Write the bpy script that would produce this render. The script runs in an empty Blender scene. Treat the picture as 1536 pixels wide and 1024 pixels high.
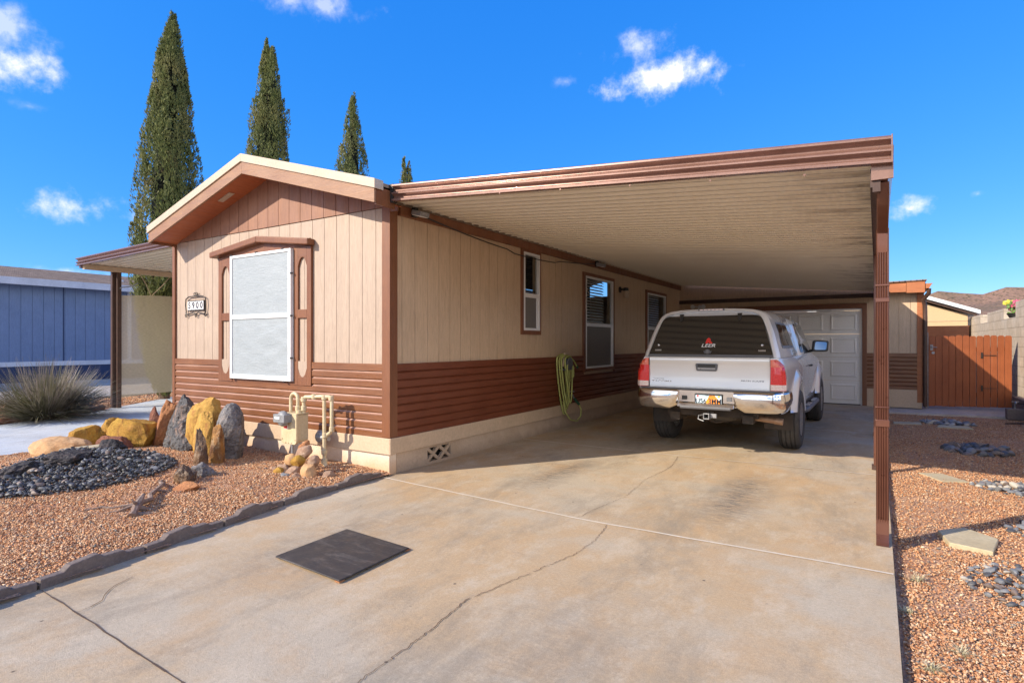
import bpy, bmesh, math, random
import numpy as np
from mathutils import Vector, Matrix, Euler, noise
R = math.radians
scene = bpy.context.scene
col = scene.collection
# ------------------------------------------------------------------ camera
cam_d = bpy.data.cameras.new('camera'); cam = bpy.data.objects.new('camera', cam_d); col.objects.link(cam)
cam.location = (0, 0, 1.38); cam.rotation_euler = (R(90), 0, R(32.4))
cam_d.sensor_width = 36; cam_d.lens = 862/1536*36; cam_d.shift_y = 2/1536
cam_d.clip_start = .05; cam_d.clip_end = 6000
scene.camera = cam
scene.render.resolution_x = 1024; scene.render.resolution_y = 682
# ------------------------------------------------------------------ light
SUN_EL = 29.5; SX, SY = .57, .82            # light travels towards +x +y
sun_d = bpy.data.lights.new('sun', 'SUN'); sun_d.energy = 3.05; sun_d.angle = R(.5); sun_d.color = (1, .89, .74)
sun = bpy.data.objects.new('sun', sun_d); col.objects.link(sun)
ld = Vector((SX, SY, -math.tan(R(SUN_EL))*math.hypot(SX, SY)))
sun.rotation_euler = ld.to_track_quat('-Z', 'Y').to_euler(); sun.location = (-6, -8, 9)
scene.view_settings.view_transform = 'Standard'; scene.view_settings.look = 'None'
scene.view_settings.exposure = 1.2; scene.view_settings.gamma = 1
scene.cycles.max_bounces = 14; scene.cycles.diffuse_bounces = 8
W = bpy.data.worlds.new('World'); scene.world = W; W.use_nodes = True
nt = W.node_tree; nt.nodes.clear()
def wn(t, **k):
    n = nt.nodes.new(t)
    for a, b in k.items(): setattr(n, a, b)
    return n
def wl(a, b): nt.links.new(a, b)
def wmath(op, a, b=None, c=None, clamp=False):
    n = wn('ShaderNodeMath', operation=op); n.use_clamp = clamp
    for i, v in enumerate((a, b, c)):
        if v is None: continue
        if isinstance(v, (int, float)): n.inputs[i].default_value = v
        else: wl(v, n.inputs[i])
    return n.outputs[0]
sky = wn('ShaderNodeTexSky', sky_type='NISHITA'); sky.sun_disc = False
sky.sun_elevation = R(SUN_EL); sky.sun_rotation = math.atan2(-SX, -SY) % (2*math.pi)
sky.air_density = 1.0; sky.dust_density = .1; sky.ozone_density = 3.0; sky.altitude = 1200
sp_ = wn('ShaderNodeSeparateColor'); cb_ = wn('ShaderNodeCombineColor'); wl(sky.outputs[0], sp_.inputs[0])
for k_, (a_, p_) in enumerate(((1.9, 1.3), (1.17, .56), (1.50, .24))):      # deep, clear desert sky
    q_ = wmath('MULTIPLY', sp_.outputs[k_], .05)
    glow = wmath('MINIMUM', wmath('MULTIPLY', wmath('POWER', q_, 2.6), 2.2/.345), 30.)      # bright aureole on the sun side
    wl(wmath('ADD', wmath('MULTIPLY', wmath('POWER', q_, p_), a_/.345), glow), cb_.inputs[k_])
tc = wn('ShaderNodeTexCoord')
nz = wn('ShaderNodeTexNoise'); nz.inputs['Scale'].default_value = 19; nz.inputs['Detail'].default_value = 9; nz.inputs['Roughness'].default_value = .62
wl(tc.outputs['Generated'], nz.inputs['Vector'])
nz2 = wn('ShaderNodeTexNoise'); nz2.inputs['Scale'].default_value = 5; nz2.inputs['Detail'].default_value = 3
wl(tc.outputs['Generated'], nz2.inputs['Vector'])
_s, _c = math.sin(R(32.4)), math.cos(R(32.4))
def wdir(u, v):
    t = (u-768)/862; h = (514-v)/862
    return Vector((t*_c-_s, t*_s+_c, h)).normalized()
clouds = [(1000, 114, 135, 38, 1.0), (950, 72, 70, 40, .6), (1365, 313, 48, 27, .95), (125, 314, 105, 32, .8), (20, 95, 110, 52, .85), (5, 40, 85, 75, .5),
          (478, 6, 120, 34, .45), (1466, 291, 18, 10, .4), (98, 406, 80, 12, .5), (848, 122, 34, 16, .28), (45, 160, 55, 14, .22)]
acc = None
for u, v, du, dv, st in clouds:
    c = wdir(u, v); r = (wdir(u+30, v)-wdir(u-30, v)); kr = r.length/60; r.normalize()
    up = (wdir(u, v-30)-wdir(u, v+30)); ku = up.length/60; up.normalize()
    o = []
    for ax, k in ((r, kr*du), (up, ku*dv)):
        d = wn('ShaderNodeVectorMath', operation='DOT_PRODUCT'); wl(tc.outputs['Generated'], d.inputs[0]); d.inputs[1].default_value = ax
        q = wmath('MULTIPLY_ADD', d.outputs['Value'], 1/k, -ax.dot(c)/k)
        o.append(wmath('MULTIPLY', q, q))
    d = wn('ShaderNodeVectorMath', operation='DOT_PRODUCT'); wl(tc.outputs['Generated'], d.inputs[0]); d.inputs[1].default_value = c
    front = wmath('GREATER_THAN', d.outputs['Value'], .5)
    rr = wmath('SQRT', wmath('ADD', o[0], o[1]))
    nn = wmath('MULTIPLY_ADD', nz.outputs['Fac'], 3.0, -1.5)
    m = wmath('SUBTRACT', wmath('SUBTRACT', .82, rr), nn)
    m = wmath('MULTIPLY', m, 1.2, clamp=True); m = wmath('MULTIPLY', m, m)
    m = wmath('MULTIPLY', wmath('MULTIPLY', m, front), st)
    acc = m if acc is None else wmath('MAXIMUM', acc, m)
mx = wn('ShaderNodeMixRGB'); wl(acc, mx.inputs[0]); wl(cb_.outputs[0], mx.inputs[1]); mx.inputs[2].default_value = (3.6, 3.6, 3.6, 1)
# bright clouds added out of view behind the camera to fill the carport shade
def wdot(v):
    d = wn('ShaderNodeVectorMath', operation='DOT_PRODUCT'); wl(tc.outputs['Generated'], d.inputs[0]); d.inputs[1].default_value = v; return d.outputs['Value']
bk = wmath('MULTIPLY', wmath('SUBTRACT', wdot((.50, -.86, 0)), .12), 4., clamp=True)
bz = wmath('MULTIPLY', wmath('SUBTRACT', wdot((0, 0, 1)), .02), 12., clamp=True)
bt = wmath('MULTIPLY', wmath('SUBTRACT', .60, wdot((0, 0, 1))), 5., clamp=True)
bn = wmath('MULTIPLY', wmath('SUBTRACT', nz2.outputs['Fac'], .40), 9., clamp=True)
bank = wmath('MULTIPLY', wmath('MULTIPLY', bk, bz), wmath('MULTIPLY', bt, bn))
mx2 = wn('ShaderNodeMixRGB'); wl(bank, mx2.inputs[0]); wl(mx.outputs[0], mx2.inputs[1]); mx2.inputs[2].default_value = (8.2, 7.9, 7.4, 1); mx = mx2
bg = wn('ShaderNodeBackground'); bg.inputs['Strength'].default_value = .15
wo = wn('ShaderNodeOutputWorld'); wl(mx.outputs[0], bg.inputs[0]); wl(bg.outputs[0], wo.inputs[0])

# ------------------------------------------------------------------ mesh helpers
ORI = {}
class MB:
    def __init__(s): s.v = []; s.f = []
    def add(s, vs, fs):
        b = len(s.v); s.v += [tuple(p) for p in vs]; s.f += [tuple(i+b for i in f) for f in fs]; return s
    def box(s, x0, x1, y0, y1, z0, z1, m=None):
        if x0 > x1: x0, x1 = x1, x0
        if y0 > y1: y0, y1 = y1, y0
        if z0 > z1: z0, z1 = z1, z0
        vs = [Vector(p) for p in ((x0,y0,z0),(x1,y0,z0),(x1,y1,z0),(x0,y1,z0),(x0,y0,z1),(x1,y0,z1),(x1,y1,z1),(x0,y1,z1))]
        if m is not None: vs = [m @ p for p in vs]
        return s.add(vs, [(0,3,2,1),(4,5,6,7),(0,1,5,4),(1,2,6,5),(2,3,7,6),(3,0,4,7)])
    def prism(s, pts, ax, a0, a1, m=None):
        """pts: 2D polygon; ax 'x': pts=(y,z); 'y': pts=(x,z); 'z': pts=(x,y)"""
        n = len(pts); vs = []
        for a in (a0, a1):
            for p, q in pts:
                vs.append(Vector({'x': (a, p, q), 'y': (p, a, q), 'z': (p, q, a)}[ax]))
        if m is not None: vs = [m @ p for p in vs]
        fs = [tuple(range(n))[::-1], tuple(range(n, 2*n))] + [(i, (i+1) % n, n+(i+1) % n, n+i) for i in range(n)]
        return s.add(vs, fs)
    def tube(s, path, r, n=8, closed=False, caps=True):
        P = [Vector(p) for p in path]; m = len(P); rs = r if isinstance(r, (list, tuple)) else [r]*m
        vs = []; prev = None
        for i, p in enumerate(P):
            if closed: t = P[(i+1) % m]-P[i-1]
            else: t = P[min(i+1, m-1)]-P[max(i-1, 0)]
            t.normalize()
            if prev is None:
                a = Vector((0, 0, 1)) if abs(t.z) < .9 else Vector((1, 0, 0)); x = t.cross(a).normalized()
            else: x = (prev-t*prev.dot(t)).normalized()
            prev = x; y = t.cross(x)
            for k in range(n):
                an = 2*math.pi*k/n; vs.append(p+(x*math.cos(an)+y*math.sin(an))*rs[i])
        fs = []
        for i in range(m if closed else m-1):
            j = (i+1) % m
            for k in range(n): fs.append((i*n+k, i*n+(k+1) % n, j*n+(k+1) % n, j*n+k))
        if caps and not closed: fs += [tuple(range(n))[::-1], tuple(range((m-1)*n, m*n))]
        return s.add(vs, fs)
    def lathe(s, prof, c, ax='z', n=24, m=None):
        """prof: (radius, height) pairs, ax is the axis"""
        vs = []
        for r, h in prof:
            for k in range(n):
                a = 2*math.pi*k/n; p, q = r*math.cos(a), r*math.sin(a)
                v = {'z': (p, q, h), 'x': (h, p, q), 'y': (q, h, p)}[ax]
                v = Vector(v)
                if m is not None: v = m @ v
                vs.append(v+Vector(c))
        fs = []
        for i in range(len(prof)-1):
            for k in range(n): fs.append((i*n+k, i*n+(k+1) % n, (i+1)*n+(k+1) % n, (i+1)*n+k))
        if prof[0][0] > 1e-6: fs.append(tuple(range(n))[::-1])
        if prof[-1][0] > 1e-6: fs.append(tuple(range((len(prof)-1)*n, len(prof)*n)))
        return s.add(vs, fs)
    def loft(s, secs, closed=False, caps=False):
        n = len(secs[0]); vs = [p for q in secs for p in q]; fs = []
        for i in range(len(secs)-1):
            for k in range(n if closed else n-1): fs.append((i*n+k, i*n+(k+1) % n, (i+1)*n+(k+1) % n, (i+1)*n+k))
        if caps: fs += [tuple(range(n))[::-1], tuple(range((len(secs)-1)*n, len(secs)*n))]
        return s.add(vs, fs)
    def poly(s, pts): return s.add(pts, [tuple(range(len(pts)))])
    def mirror_x(s):
        vs = [(-x, y, z) for x, y, z in s.v]; fs = [f[::-1] for f in s.f]; return s.add(vs, fs)
    def build(s, name, mat, parent=None, label=None, smooth=0, bevel=0, local=False, origin=None, kind=None, fix=True, segs=2):
        me = bpy.data.meshes.new(name)
        if parent is not None: off = Vector((0, 0, 0)) if local else ORI[parent.name]
        elif origin is not None: off = Vector(origin)
        else:
            a = np.array(s.v); off = Vector((a[:, 0].mean(), a[:, 1].mean(), a[:, 2].min()))
        me.from_pydata([tuple(Vector(p)-off) for p in s.v], [], s.f)
        if fix:
            bm = bmesh.new(); bm.from_mesh(me); bmesh.ops.recalc_face_normals(bm, faces=bm.faces); bm.to_mesh(me); bm.free()
        if smooth:
            me.shade_smooth()
            if smooth < 180: me.set_sharp_from_angle(angle=R(smooth))
        me.materials.append(mat)
        o = bpy.data.objects.new(name, me); col.objects.link(o)
        if bevel:
            b = o.modifiers.new('bevel', 'BEVEL'); b.width = bevel; b.segments = segs; b.limit_method = 'ANGLE'; b.angle_limit = R(40)
        if parent is not None:
            o.parent = parent; ORI[o.name] = ORI[parent.name]
        else: o.location = off; ORI[o.name] = off.copy()
        if label: o['label'] = label
        if kind: o['kind'] = kind
        return o
def tag(o, label, cat, group=None):
    o['label'] = label; o['category'] = cat
    if group: o['group'] = group
    return o
def thing(name, label, cat, loc=(0, 0, 0), rz=0, group=None):
    o = bpy.data.objects.new(name, None); col.objects.link(o); o.location = loc; o.rotation_euler = (0, 0, rz)
    o.empty_display_size = .2; ORI[o.name] = Vector(loc)
    return tag(o, label, cat, group)
def text_mesh(body, size, name, mat, parent, matrix, extrude=.002, label=None, shear=0, bold=0, sx=1):
    cu = bpy.data.curves.new(name, 'FONT'); cu.body = body; cu.size = size; cu.extrude = extrude; cu.align_x = 'CENTER'; cu.align_y = 'CENTER'
    cu.shear = shear; cu.offset = bold
    t = bpy.data.objects.new(name+'_src', cu); col.objects.link(t)
    bpy.context.view_layer.update()
    me = bpy.data.meshes.new_from_object(t.evaluated_get(bpy.context.evaluated_depsgraph_get()))
    bpy.data.objects.remove(t); bpy.data.curves.remove(cu)
    me.transform(matrix @ Matrix.Diagonal((sx, 1, 1, 1))); me.name = name
    me.materials.clear(); me.materials.append(mat)
    o = bpy.data.objects.new(name, me); col.objects.link(o); o.parent = parent; ORI[o.name] = ORI[parent.name]
    if label: o['label'] = label
    return o
# ------------------------------------------------------------------ material helpers
class NT:
    def __init__(s, name):
        s.m = bpy.data.materials.new(name); s.m.use_nodes = True; s.t = s.m.node_tree; s.t.nodes.clear()
        s.out = s.n('ShaderNodeOutputMaterial'); s.b = s.n('ShaderNodeBsdfPrincipled'); s.l(s.b.outputs[0], s.out.inputs[0])
        s.tc = s.n('ShaderNodeTexCoord')
    def n(s, t, **k):
        n = s.t.nodes.new(t)
        for a, b in k.items(): setattr(n, a, b)
        return n
    def l(s, a, b): s.t.links.new(a, b)
    def put(s, sock, v):
        if isinstance(v, bpy.types.NodeSocket): s.l(v, sock)
        elif isinstance(v, tuple) and len(v) == 3 and sock.type == 'RGBA': sock.default_value = (*v, 1)
        else: sock.default_value = v
    def coord(s, sc=(1, 1, 1), kind='Object', rot=(0, 0, 0)):
        mp = s.n('ShaderNodeMapping'); mp.inputs['Scale'].default_value = sc; mp.inputs['Rotation'].default_value = rot
        s.l(s.tc.outputs[kind], mp.inputs[0]); return mp.outputs[0]
    def noise(s, sc, det=5, rough=.55, co=None, dist=0, col=False):
        n = s.n('ShaderNodeTexNoise'); n.inputs['Scale'].default_value = sc; n.inputs['Detail'].default_value = det
        n.inputs['Roughness'].default_value = rough; n.inputs['Distortion'].default_value = dist
        s.l(co if co is not None else s.tc.outputs['Object'], n.inputs['Vector']); return n.outputs['Color' if col else 'Fac']
    def vor(s, sc, co=None, feat='F1', out='Distance'):
        n = s.n('ShaderNodeTexVoronoi', feature=feat); n.inputs['Scale'].default_value = sc
        s.l(co if co is not None else s.tc.outputs['Object'], n.inputs['Vector']); return n.outputs[out]
    def ramp(s, v, stops, const=False):
        r = s.n('ShaderNodeValToRGB'); s.l(v, r.inputs[0]); e = r.color_ramp.elements
        if const: r.color_ramp.interpolation = 'CONSTANT'
        while len(e) < len(stops): e.new(.5)
        for q, (p, c) in zip(e, stops):
            q.position = p; q.color = (*c, 1) if isinstance(c, tuple) else (c, c, c, 1)
        return r.outputs[0]
    def mix(s, f, a, b, mode='MIX'):
        m = s.n('ShaderNodeMixRGB', blend_type=mode); s.put(m.inputs[0], f); s.put(m.inputs[1], a); s.put(m.inputs[2], b); return m.outputs[0]
    def math(s, op, a, b=0., clamp=False):
        m = s.n('ShaderNodeMath', operation=op); m.use_clamp = clamp; s.put(m.inputs[0], a); s.put(m.inputs[1], b); return m.outputs[0]
    def bump(s, h, st=.3, dist=.01, prev=None):
        b = s.n('ShaderNodeBump'); b.inputs['Strength'].default_value = st; b.inputs['Distance'].default_value = dist
        s.l(h, b.inputs['Height'])
        if prev is not None: s.l(prev, b.inputs['Normal'])
        return b.outputs[0]
    def island(s): return s.n('ShaderNodeNewGeometry').outputs['Random Per Island']
    def set(s, **k):
        names = dict(color='Base Color', rough='Roughness', metal='Metallic', normal='Normal', spec='Specular IOR Level', coat='Coat Weight', alpha='Alpha', trans='Transmission Weight')
        for a, b in k.items(): s.put(s.b.inputs[names[a]], b)
        return s
def pmat(name, c, c2=None, sc=3., rough=.6, metal=0., grain=.12, gsc=40., bump=.15, bsc=60., stretch=(1, 1, 1), bdist=.004, spec=.5, coat=0., rvar=.1):
    t = NT(name); co = t.coord(stretch)
    c2 = c2 or tuple(x*.82 for x in c)
    base = t.mix(t.ramp(t.noise(sc, 6, .6), [(.35, 0.), (.68, 1.)]), c, c2)
    g = t.ramp(t.noise(gsc, 4, .6, co), [(.3, 1-grain), (.7, 1+grain*.6)])
    t.set(color=t.mix(1., base, g, 'MULTIPLY'), metal=metal, spec=spec, coat=coat,
          rough=t.math('ADD', t.math('MULTIPLY', t.noise(sc*2.3, 4), rvar*2), rough-rvar, True))
    if bump: t.set(normal=t.bump(t.noise(bsc, 5, .6, co), bump, bdist))
    return t.m
def wood(name, c, c2, rough=.45, ax=2, bump=.55, gl=.5):
    """painted embossed wood-grain siding; ax = the axis the grain runs along"""
    t = NT(name); st = [1, 1, 1]; st[ax] = .09; co = t.coord(tuple(st))
    g = t.noise(55, 6, .65, co, 1.2); w = t.noise(2.2, 5, .6)
    base = t.mix(t.ramp(w, [(.3, 0.), (.7, 1.)]), c, c2)
    base = t.mix(1., base, t.ramp(g, [(.3, .82), (.62, 1.06)]), 'MULTIPLY')
    base = t.mix(t.ramp(t.noise(9, 5, .7, co), [(.55, 0.), (.8, .22)]), base, tuple(min(1, x*1.5+.03) for x in c))
    t.set(color=base, rough=t.ramp(t.noise(18, 4, .6, co), [(.3, rough-.08), (.7, rough+.18)]), normal=t.bump(g, bump, .004), spec=gl)
    return t.m
# ------------------------------------------------------------------ materials
M = {}
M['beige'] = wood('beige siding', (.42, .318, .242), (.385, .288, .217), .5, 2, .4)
M['ledge'] = wood('painted ledge highlight', (.52, .33, .26), (.40, .22, .16), .35, 0, .3)  # paler brown standing in for the sky highlight on the front lap boards
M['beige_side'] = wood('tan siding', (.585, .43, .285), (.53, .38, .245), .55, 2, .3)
M['maroon'] = wood('faded maroon siding', (0.288, 0.135, 0.076), (0.211, 0.089, 0.047), .5, 2, .45)
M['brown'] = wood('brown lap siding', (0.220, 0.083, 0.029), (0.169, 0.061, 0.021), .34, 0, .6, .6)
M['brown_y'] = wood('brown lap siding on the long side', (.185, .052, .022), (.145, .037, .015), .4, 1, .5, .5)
M['trim'] = wood('brown painted trim', (0.214, 0.081, 0.033), (0.169, 0.059, 0.023), .42, 2, .4)
M['trimx'] = wood('faded brown fascia', (0.318, 0.170, 0.090), (0.253, 0.119, 0.059), .45, 0, .4)
M['soffit'] = wood('orange brown soffit', (0.460, 0.138, 0.046), (0.380, 0.103, 0.034), .5, 1, .3)
M['cream'] = pmat('cream metal edge', (0.540, 0.437, 0.322), (0.483, 0.380, 0.270), 3, .45, bump=.05)
M['skirt'] = pmat('tan skirting board', (0.575, 0.425, 0.287), (0.506, 0.368, 0.241), 2, .6, bump=.2, bsc=90)
M['stucco'] = pmat('pale stucco', (0.805, 0.655, 0.506), (0.667, 0.460, 0.299), 2.5, .8, grain=.15, bump=.6, bsc=70, bdist=.006)
def m_dusty(name, c, c2, dust, h):
    t = NT(name); sx = t.n('ShaderNodeSeparateXYZ'); t.l(t.tc.outputs['Object'], sx.inputs[0])
    base = t.mix(t.ramp(t.noise(2.2, 6), [(.4, 0.), (.62, 1.)]), c, c2)
    z = t.math('ADD', sx.outputs['Z'], t.math('MULTIPLY', t.math('SUBTRACT', t.noise(7, 7, .75), .5), .22))
    base = t.mix(t.ramp(t.math('DIVIDE', z, h), [(.1, .85), (1., 0.)]), base, dust)
    base = t.mix(1., base, t.ramp(t.noise(50, 5, .8), [(.3, .85), (.7, 1.08)]), 'MULTIPLY')
    t.set(color=base, rough=.85, spec=.3, normal=t.bump(t.noise(70, 5, .75), .6, .006)); return t.m
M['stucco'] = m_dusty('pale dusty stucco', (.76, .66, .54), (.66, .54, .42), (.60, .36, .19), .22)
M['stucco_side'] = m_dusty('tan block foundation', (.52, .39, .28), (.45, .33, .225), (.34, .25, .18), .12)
M['white'] = pmat('white vinyl', (.80, .80, .79), (.73, .73, .72), 4, .4, grain=.04, bump=.04)
M['door'] = pmat('white garage door', (.82, .79, .74), (.76, .73, .68), 2, .45, grain=.04, bump=.1, bsc=120)
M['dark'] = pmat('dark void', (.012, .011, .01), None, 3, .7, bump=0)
M['black'] = pmat('black plastic', (.02, .02, .02), (.03, .03, .03), 5, .4, bump=.1, bsc=150)
M['iron'] = pmat('black wrought iron', (.025, .022, .02), (.05, .035, .025), 20, .5, .3, bump=.2)
M['gasbeige'] = pmat('beige meter paint', (.60, .50, .32), (.52, .41, .24), 6, .45, bump=.15, bsc=60)
M['castgrey'] = pmat('weathered cast metal', (.36, .36, .37), (.22, .22, .23), 14, .5, .5, bump=.4, bsc=70)
M['pan'] = pmat('cream roof pan metal', (.68, .61, .48), (.62, .54, .41), 1.1, .38, grain=.03, bump=.04, coat=.1)
M['copper'] = pmat('brown aluminium gutter', (0.251, 0.138, 0.107), (0.202, 0.106, 0.077), 3, .28, .35, grain=.1, bump=.1, bsc=20, coat=.3)
M['copper2'] = pmat('copper brown downspout', (0.170, 0.070, 0.044), (0.128, 0.050, 0.031), 5, .3, .4, grain=.1, gsc=20, bump=.05, bsc=30, coat=.3)
M['darkpost'] = pmat('dark brown post', (.055, .028, .02), (.085, .042, .028), 8, .45, bump=.2, stretch=(1, 1, .1))
M['black_rubber'] = None
def m_pan(off):
    """cream pan metal with brown water stains near the low edge"""
    t = NT('stained cream roof pan'); co = t.coord((1, 3.2, 1))
    base = t.mix(t.noise(1.3, 4), (.82, .76, .63), (.76, .69, .55))
    sx = t.n('ShaderNodeSeparateXYZ'); t.l(t.tc.outputs['Object'], sx.inputs[0])
    edge = t.ramp(t.math('MULTIPLY', sx.outputs['X'], .5), [(.62, 0.), (1., 1.)])
    st = t.ramp(t.noise(1.7, 5, .6, co, .4), [(.5, 0.), (.66, 1.)])
    base = t.mix(t.math('MULTIPLY', t.math('MULTIPLY', st, edge), .8), base, (.17, .115, .07))
    ph = t.math('FRACT', t.math('DIVIDE', t.math('ADD', sx.outputs['Y'], off), .1525))      # recess shade painted as dark lines along the pan joints
    seam_shade = t.ramp(ph, [(.72, 0.), (.80, 1.), (.975, 1.), (.99, 0.)])
    base = t.mix(t.math('MULTIPLY', seam_shade, .72), base, (.20, .15, .10))
    t.set(color=base, rough=.36, coat=.1)
    return t.m
M['pan'] = m_pan(5.232); M['pan_awning'] = m_pan(.95)
def m_glass(name, c=(.02, .022, .022), r=.05, alpha=None):
    t = NT(name); t.set(color=c, rough=r, spec=.7, normal=t.bump(t.noise(2.5, 2), .04, .01)); return t.m
M['glass'] = m_glass('window glass')
def m_seeglass(name, tint, dens):
    t = NT(name); gl = t.n('ShaderNodeBsdfGlossy'); gl.inputs['Roughness'].default_value = .03
    tr = t.n('ShaderNodeBsdfTransparent'); tr.inputs[0].default_value = (*tint, 1)
    fr = t.n('ShaderNodeFresnel'); fr.inputs[0].default_value = 1.5
    mx = t.n('ShaderNodeMixShader'); t.l(t.math('MULTIPLY', t.math('ADD', fr.outputs[0], dens), .32, True), mx.inputs[0]); t.l(tr.outputs[0], mx.inputs[1]); t.l(gl.outputs[0], mx.inputs[2])
    t.l(mx.outputs[0], t.out.inputs[0]); return t.m
M['seeglass'] = m_seeglass('clear window pane', (.86, .88, .86), .05)
def m_mesh(name, c, vis, sc, rough=.5, wave=0.):
    """woven insect or shade mesh: fine see-through weave"""
    t = NT(name); tr = t.n('ShaderNodeBsdfTransparent'); mx = t.n('ShaderNodeMixShader')
    w = t.math('ADD', t.math('MULTIPLY', t.math('SUBTRACT', t.noise(sc, 2, .5, t.coord((1, 1, 9))), .5), .5), vis, True)
    t.l(w, mx.inputs[0]); t.l(tr.outputs[0], mx.inputs[1]); t.l(t.b.outputs[0], mx.inputs[2])
    t.set(color=t.mix(t.noise(sc*2, 3, .6, t.coord((1, 1, 6))), c, tuple(x*.85 for x in c)), rough=rough)
    if wave:
        tl = t.n('ShaderNodeBsdfTranslucent'); tl.inputs[0].default_value = (*c, 1); m2 = t.n('ShaderNodeMixShader'); m2.inputs[0].default_value = .55
        t.l(t.b.outputs[0], m2.inputs[1]); t.l(tl.outputs[0], m2.inputs[2]); t.l(m2.outputs[0], mx.inputs[2])
    t.l(mx.outputs[0], t.out.inputs[0]); return t.m
M['bugscreen'] = m_mesh('dark insect mesh', (.22, .20, .175), .80, 60)
M['shade'] = m_mesh('tan shade cloth weave', (.72, .61, .42), .72, 18, .8)
def m_solar():
    t = NT('silver sun screen fabric')
    co = t.coord((1, 1, 3.2)); w = t.noise(2.1, 3, .5, co, 1.5)
    fine = t.noise(70, 2, .5, t.coord((1, 1, 2)))
    base = t.mix(t.ramp(w, [(.3, 0.), (.7, 1.)]), (.30, .335, .355), (.335, .37, .39))
    base = t.mix(1., base, t.ramp(fine, [(.3, .86), (.7, 1.1)]), 'MULTIPLY')
    t.set(color=base, rough=.45, normal=t.bump(t.noise(9, 3, .5, t.coord((.6, 1, 2.6), rot=(0, .25, 0)), 1.2), .35, .01)); return t.m
M['solar'] = m_solar()
def m_concrete(name, warm, grey, tracks=True):
    t = NT(name); P = t.tc.outputs['Object']
    base = t.mix(t.ramp(t.noise(.5, 8, .66), [(.44, 0.), (.57, 1.)]), warm, grey)
    base = t.mix(t.ramp(t.noise(1.5, 9, .72, None, .4), [(.47, 0.), (.66, .5)]), base, tuple(x*y for x, y in zip(warm, (1.02, .87, .68))))
    base = t.mix(t.ramp(t.noise(1.3, 9, .76, t.coord((1, .4, 1), rot=(0, 0, .3)), .3), [(.49, 0.), (.66, .7)]), base, tuple(x*.58 for x in grey))
    base = t.mix(t.ramp(t.noise(4., 9, .78, t.coord((1, .5, 1), rot=(0, 0, -.2))), [(.50, 0.), (.66, .65)]), base, tuple(min(1, x*1.2) for x in grey))
    base = t.mix(t.ramp(t.noise(9., 8, .8, t.coord((.35, 1, 1), rot=(0, 0, .5))), [(.56, 0.), (.74, .35)]), base, tuple(x*.55 for x in warm))
    if tracks:
        sx = t.n('ShaderNodeSeparateXYZ'); t.l(P, sx.inputs[0])
        for x0, w, y0, y1, k in ((-1.05, .34, 4.35, 6.6, .9), (-2.85, .27, 4.5, 6.4, .85), (-2.9, .4, 6.8, 11, .7), (-.85, .3, 8, 12, .4), (-3.2, .5, 1.6, 3.6, .35), (-1.3, .5, 1.2, 3.2, .25), (-1.75, .7, 8, 12.5, .45)):
            ax = t.ramp(t.math('ABSOLUTE', t.math('MULTIPLY', t.math('SUBTRACT', sx.outputs['X'], x0), 1/w/2)), [(0., 1.), (.5, 0.)])
            cy, hw_ = (y0+y1)/2, (y1-y0)/2
            ay = t.ramp(t.math('ABSOLUTE', t.math('MULTIPLY', t.math('SUBTRACT', sx.outputs['Y'], cy), .5/hw_)), [(.2, 1.), (.55, 0.)])
            tread = t.ramp(t.noise(15, 6, .85, t.coord((.5, 1.6, 1), rot=(0, 0, .35)), .4), [(.40, .15), (.60, 1.)])
            base = t.mix(t.math('MULTIPLY', t.math('MULTIPLY', ax, ay), t.math('MULTIPLY', tread, k)), base, (.11, .10, .09))
    base = t.mix(1., base, t.ramp(t.noise(190, 3, .8), [(.28, .66), (.47, 1.), (.75, 1.2)]), 'MULTIPLY')
    base = t.mix(1., base, t.ramp(t.noise(55, 6, .8), [(.3, .80), (.7, 1.12)]), 'MULTIPLY')
    v = t.n('ShaderNodeTexVoronoi'); v.inputs['Scale'].default_value = 6; t.l(P, v.inputs['Vector'])
    base = t.mix(t.math('MULTIPLY', t.ramp(v.outputs['Distance'], [(.03, .85), (.07, 0.)]), t.ramp(v.outputs['Color'], [(.5, 0.), (.55, 1.)])), base, (.06, .045, .035))
    t.set(color=base, rough=.85, spec=.3, normal=t.bump(t.noise(150, 6, .8), .55, .005, t.bump(t.noise(7, 7, .75), .3, .012))); return t.m
M['concrete'] = m_concrete('stained driveway concrete', (.49, .35, .205), (.47, .39, .285))
M['concrete2'] = m_concrete('grey concrete', (0.483, 0.414, 0.345), (0.529, 0.483, 0.425), False)
M['walk'] = m_concrete('blue painted concrete walk', (0.460, 0.517, 0.575), (0.529, 0.552, 0.564), False)
def m_islands(name, stops, rough=.75, grain=90, bump=.3):
    t = NT(name); c = t.ramp(t.island(), stops, True)
    c = t.mix(1., c, t.ramp(t.noise(grain, 3), [(.3, .8), (.7, 1.15)]), 'MULTIPLY')
    t.set(color=c, rough=rough, spec=.35); return t.m
M['gravel'] = m_islands('crushed red gravel', [(0, (0.500, 0.238, 0.113)), (.16, (0.580, 0.330, 0.168)), (.34, (0.400, 0.175, 0.076)), (.46, (0.640, 0.417, 0.244)), (.60, (0.540, 0.262, 0.122)), (.74, (0.260, 0.121, 0.063)), (.80, (0.700, 0.514, 0.336)), (.86, (0.440, 0.281, 0.176)), (.95, (0.190, 0.175, 0.151))])
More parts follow.
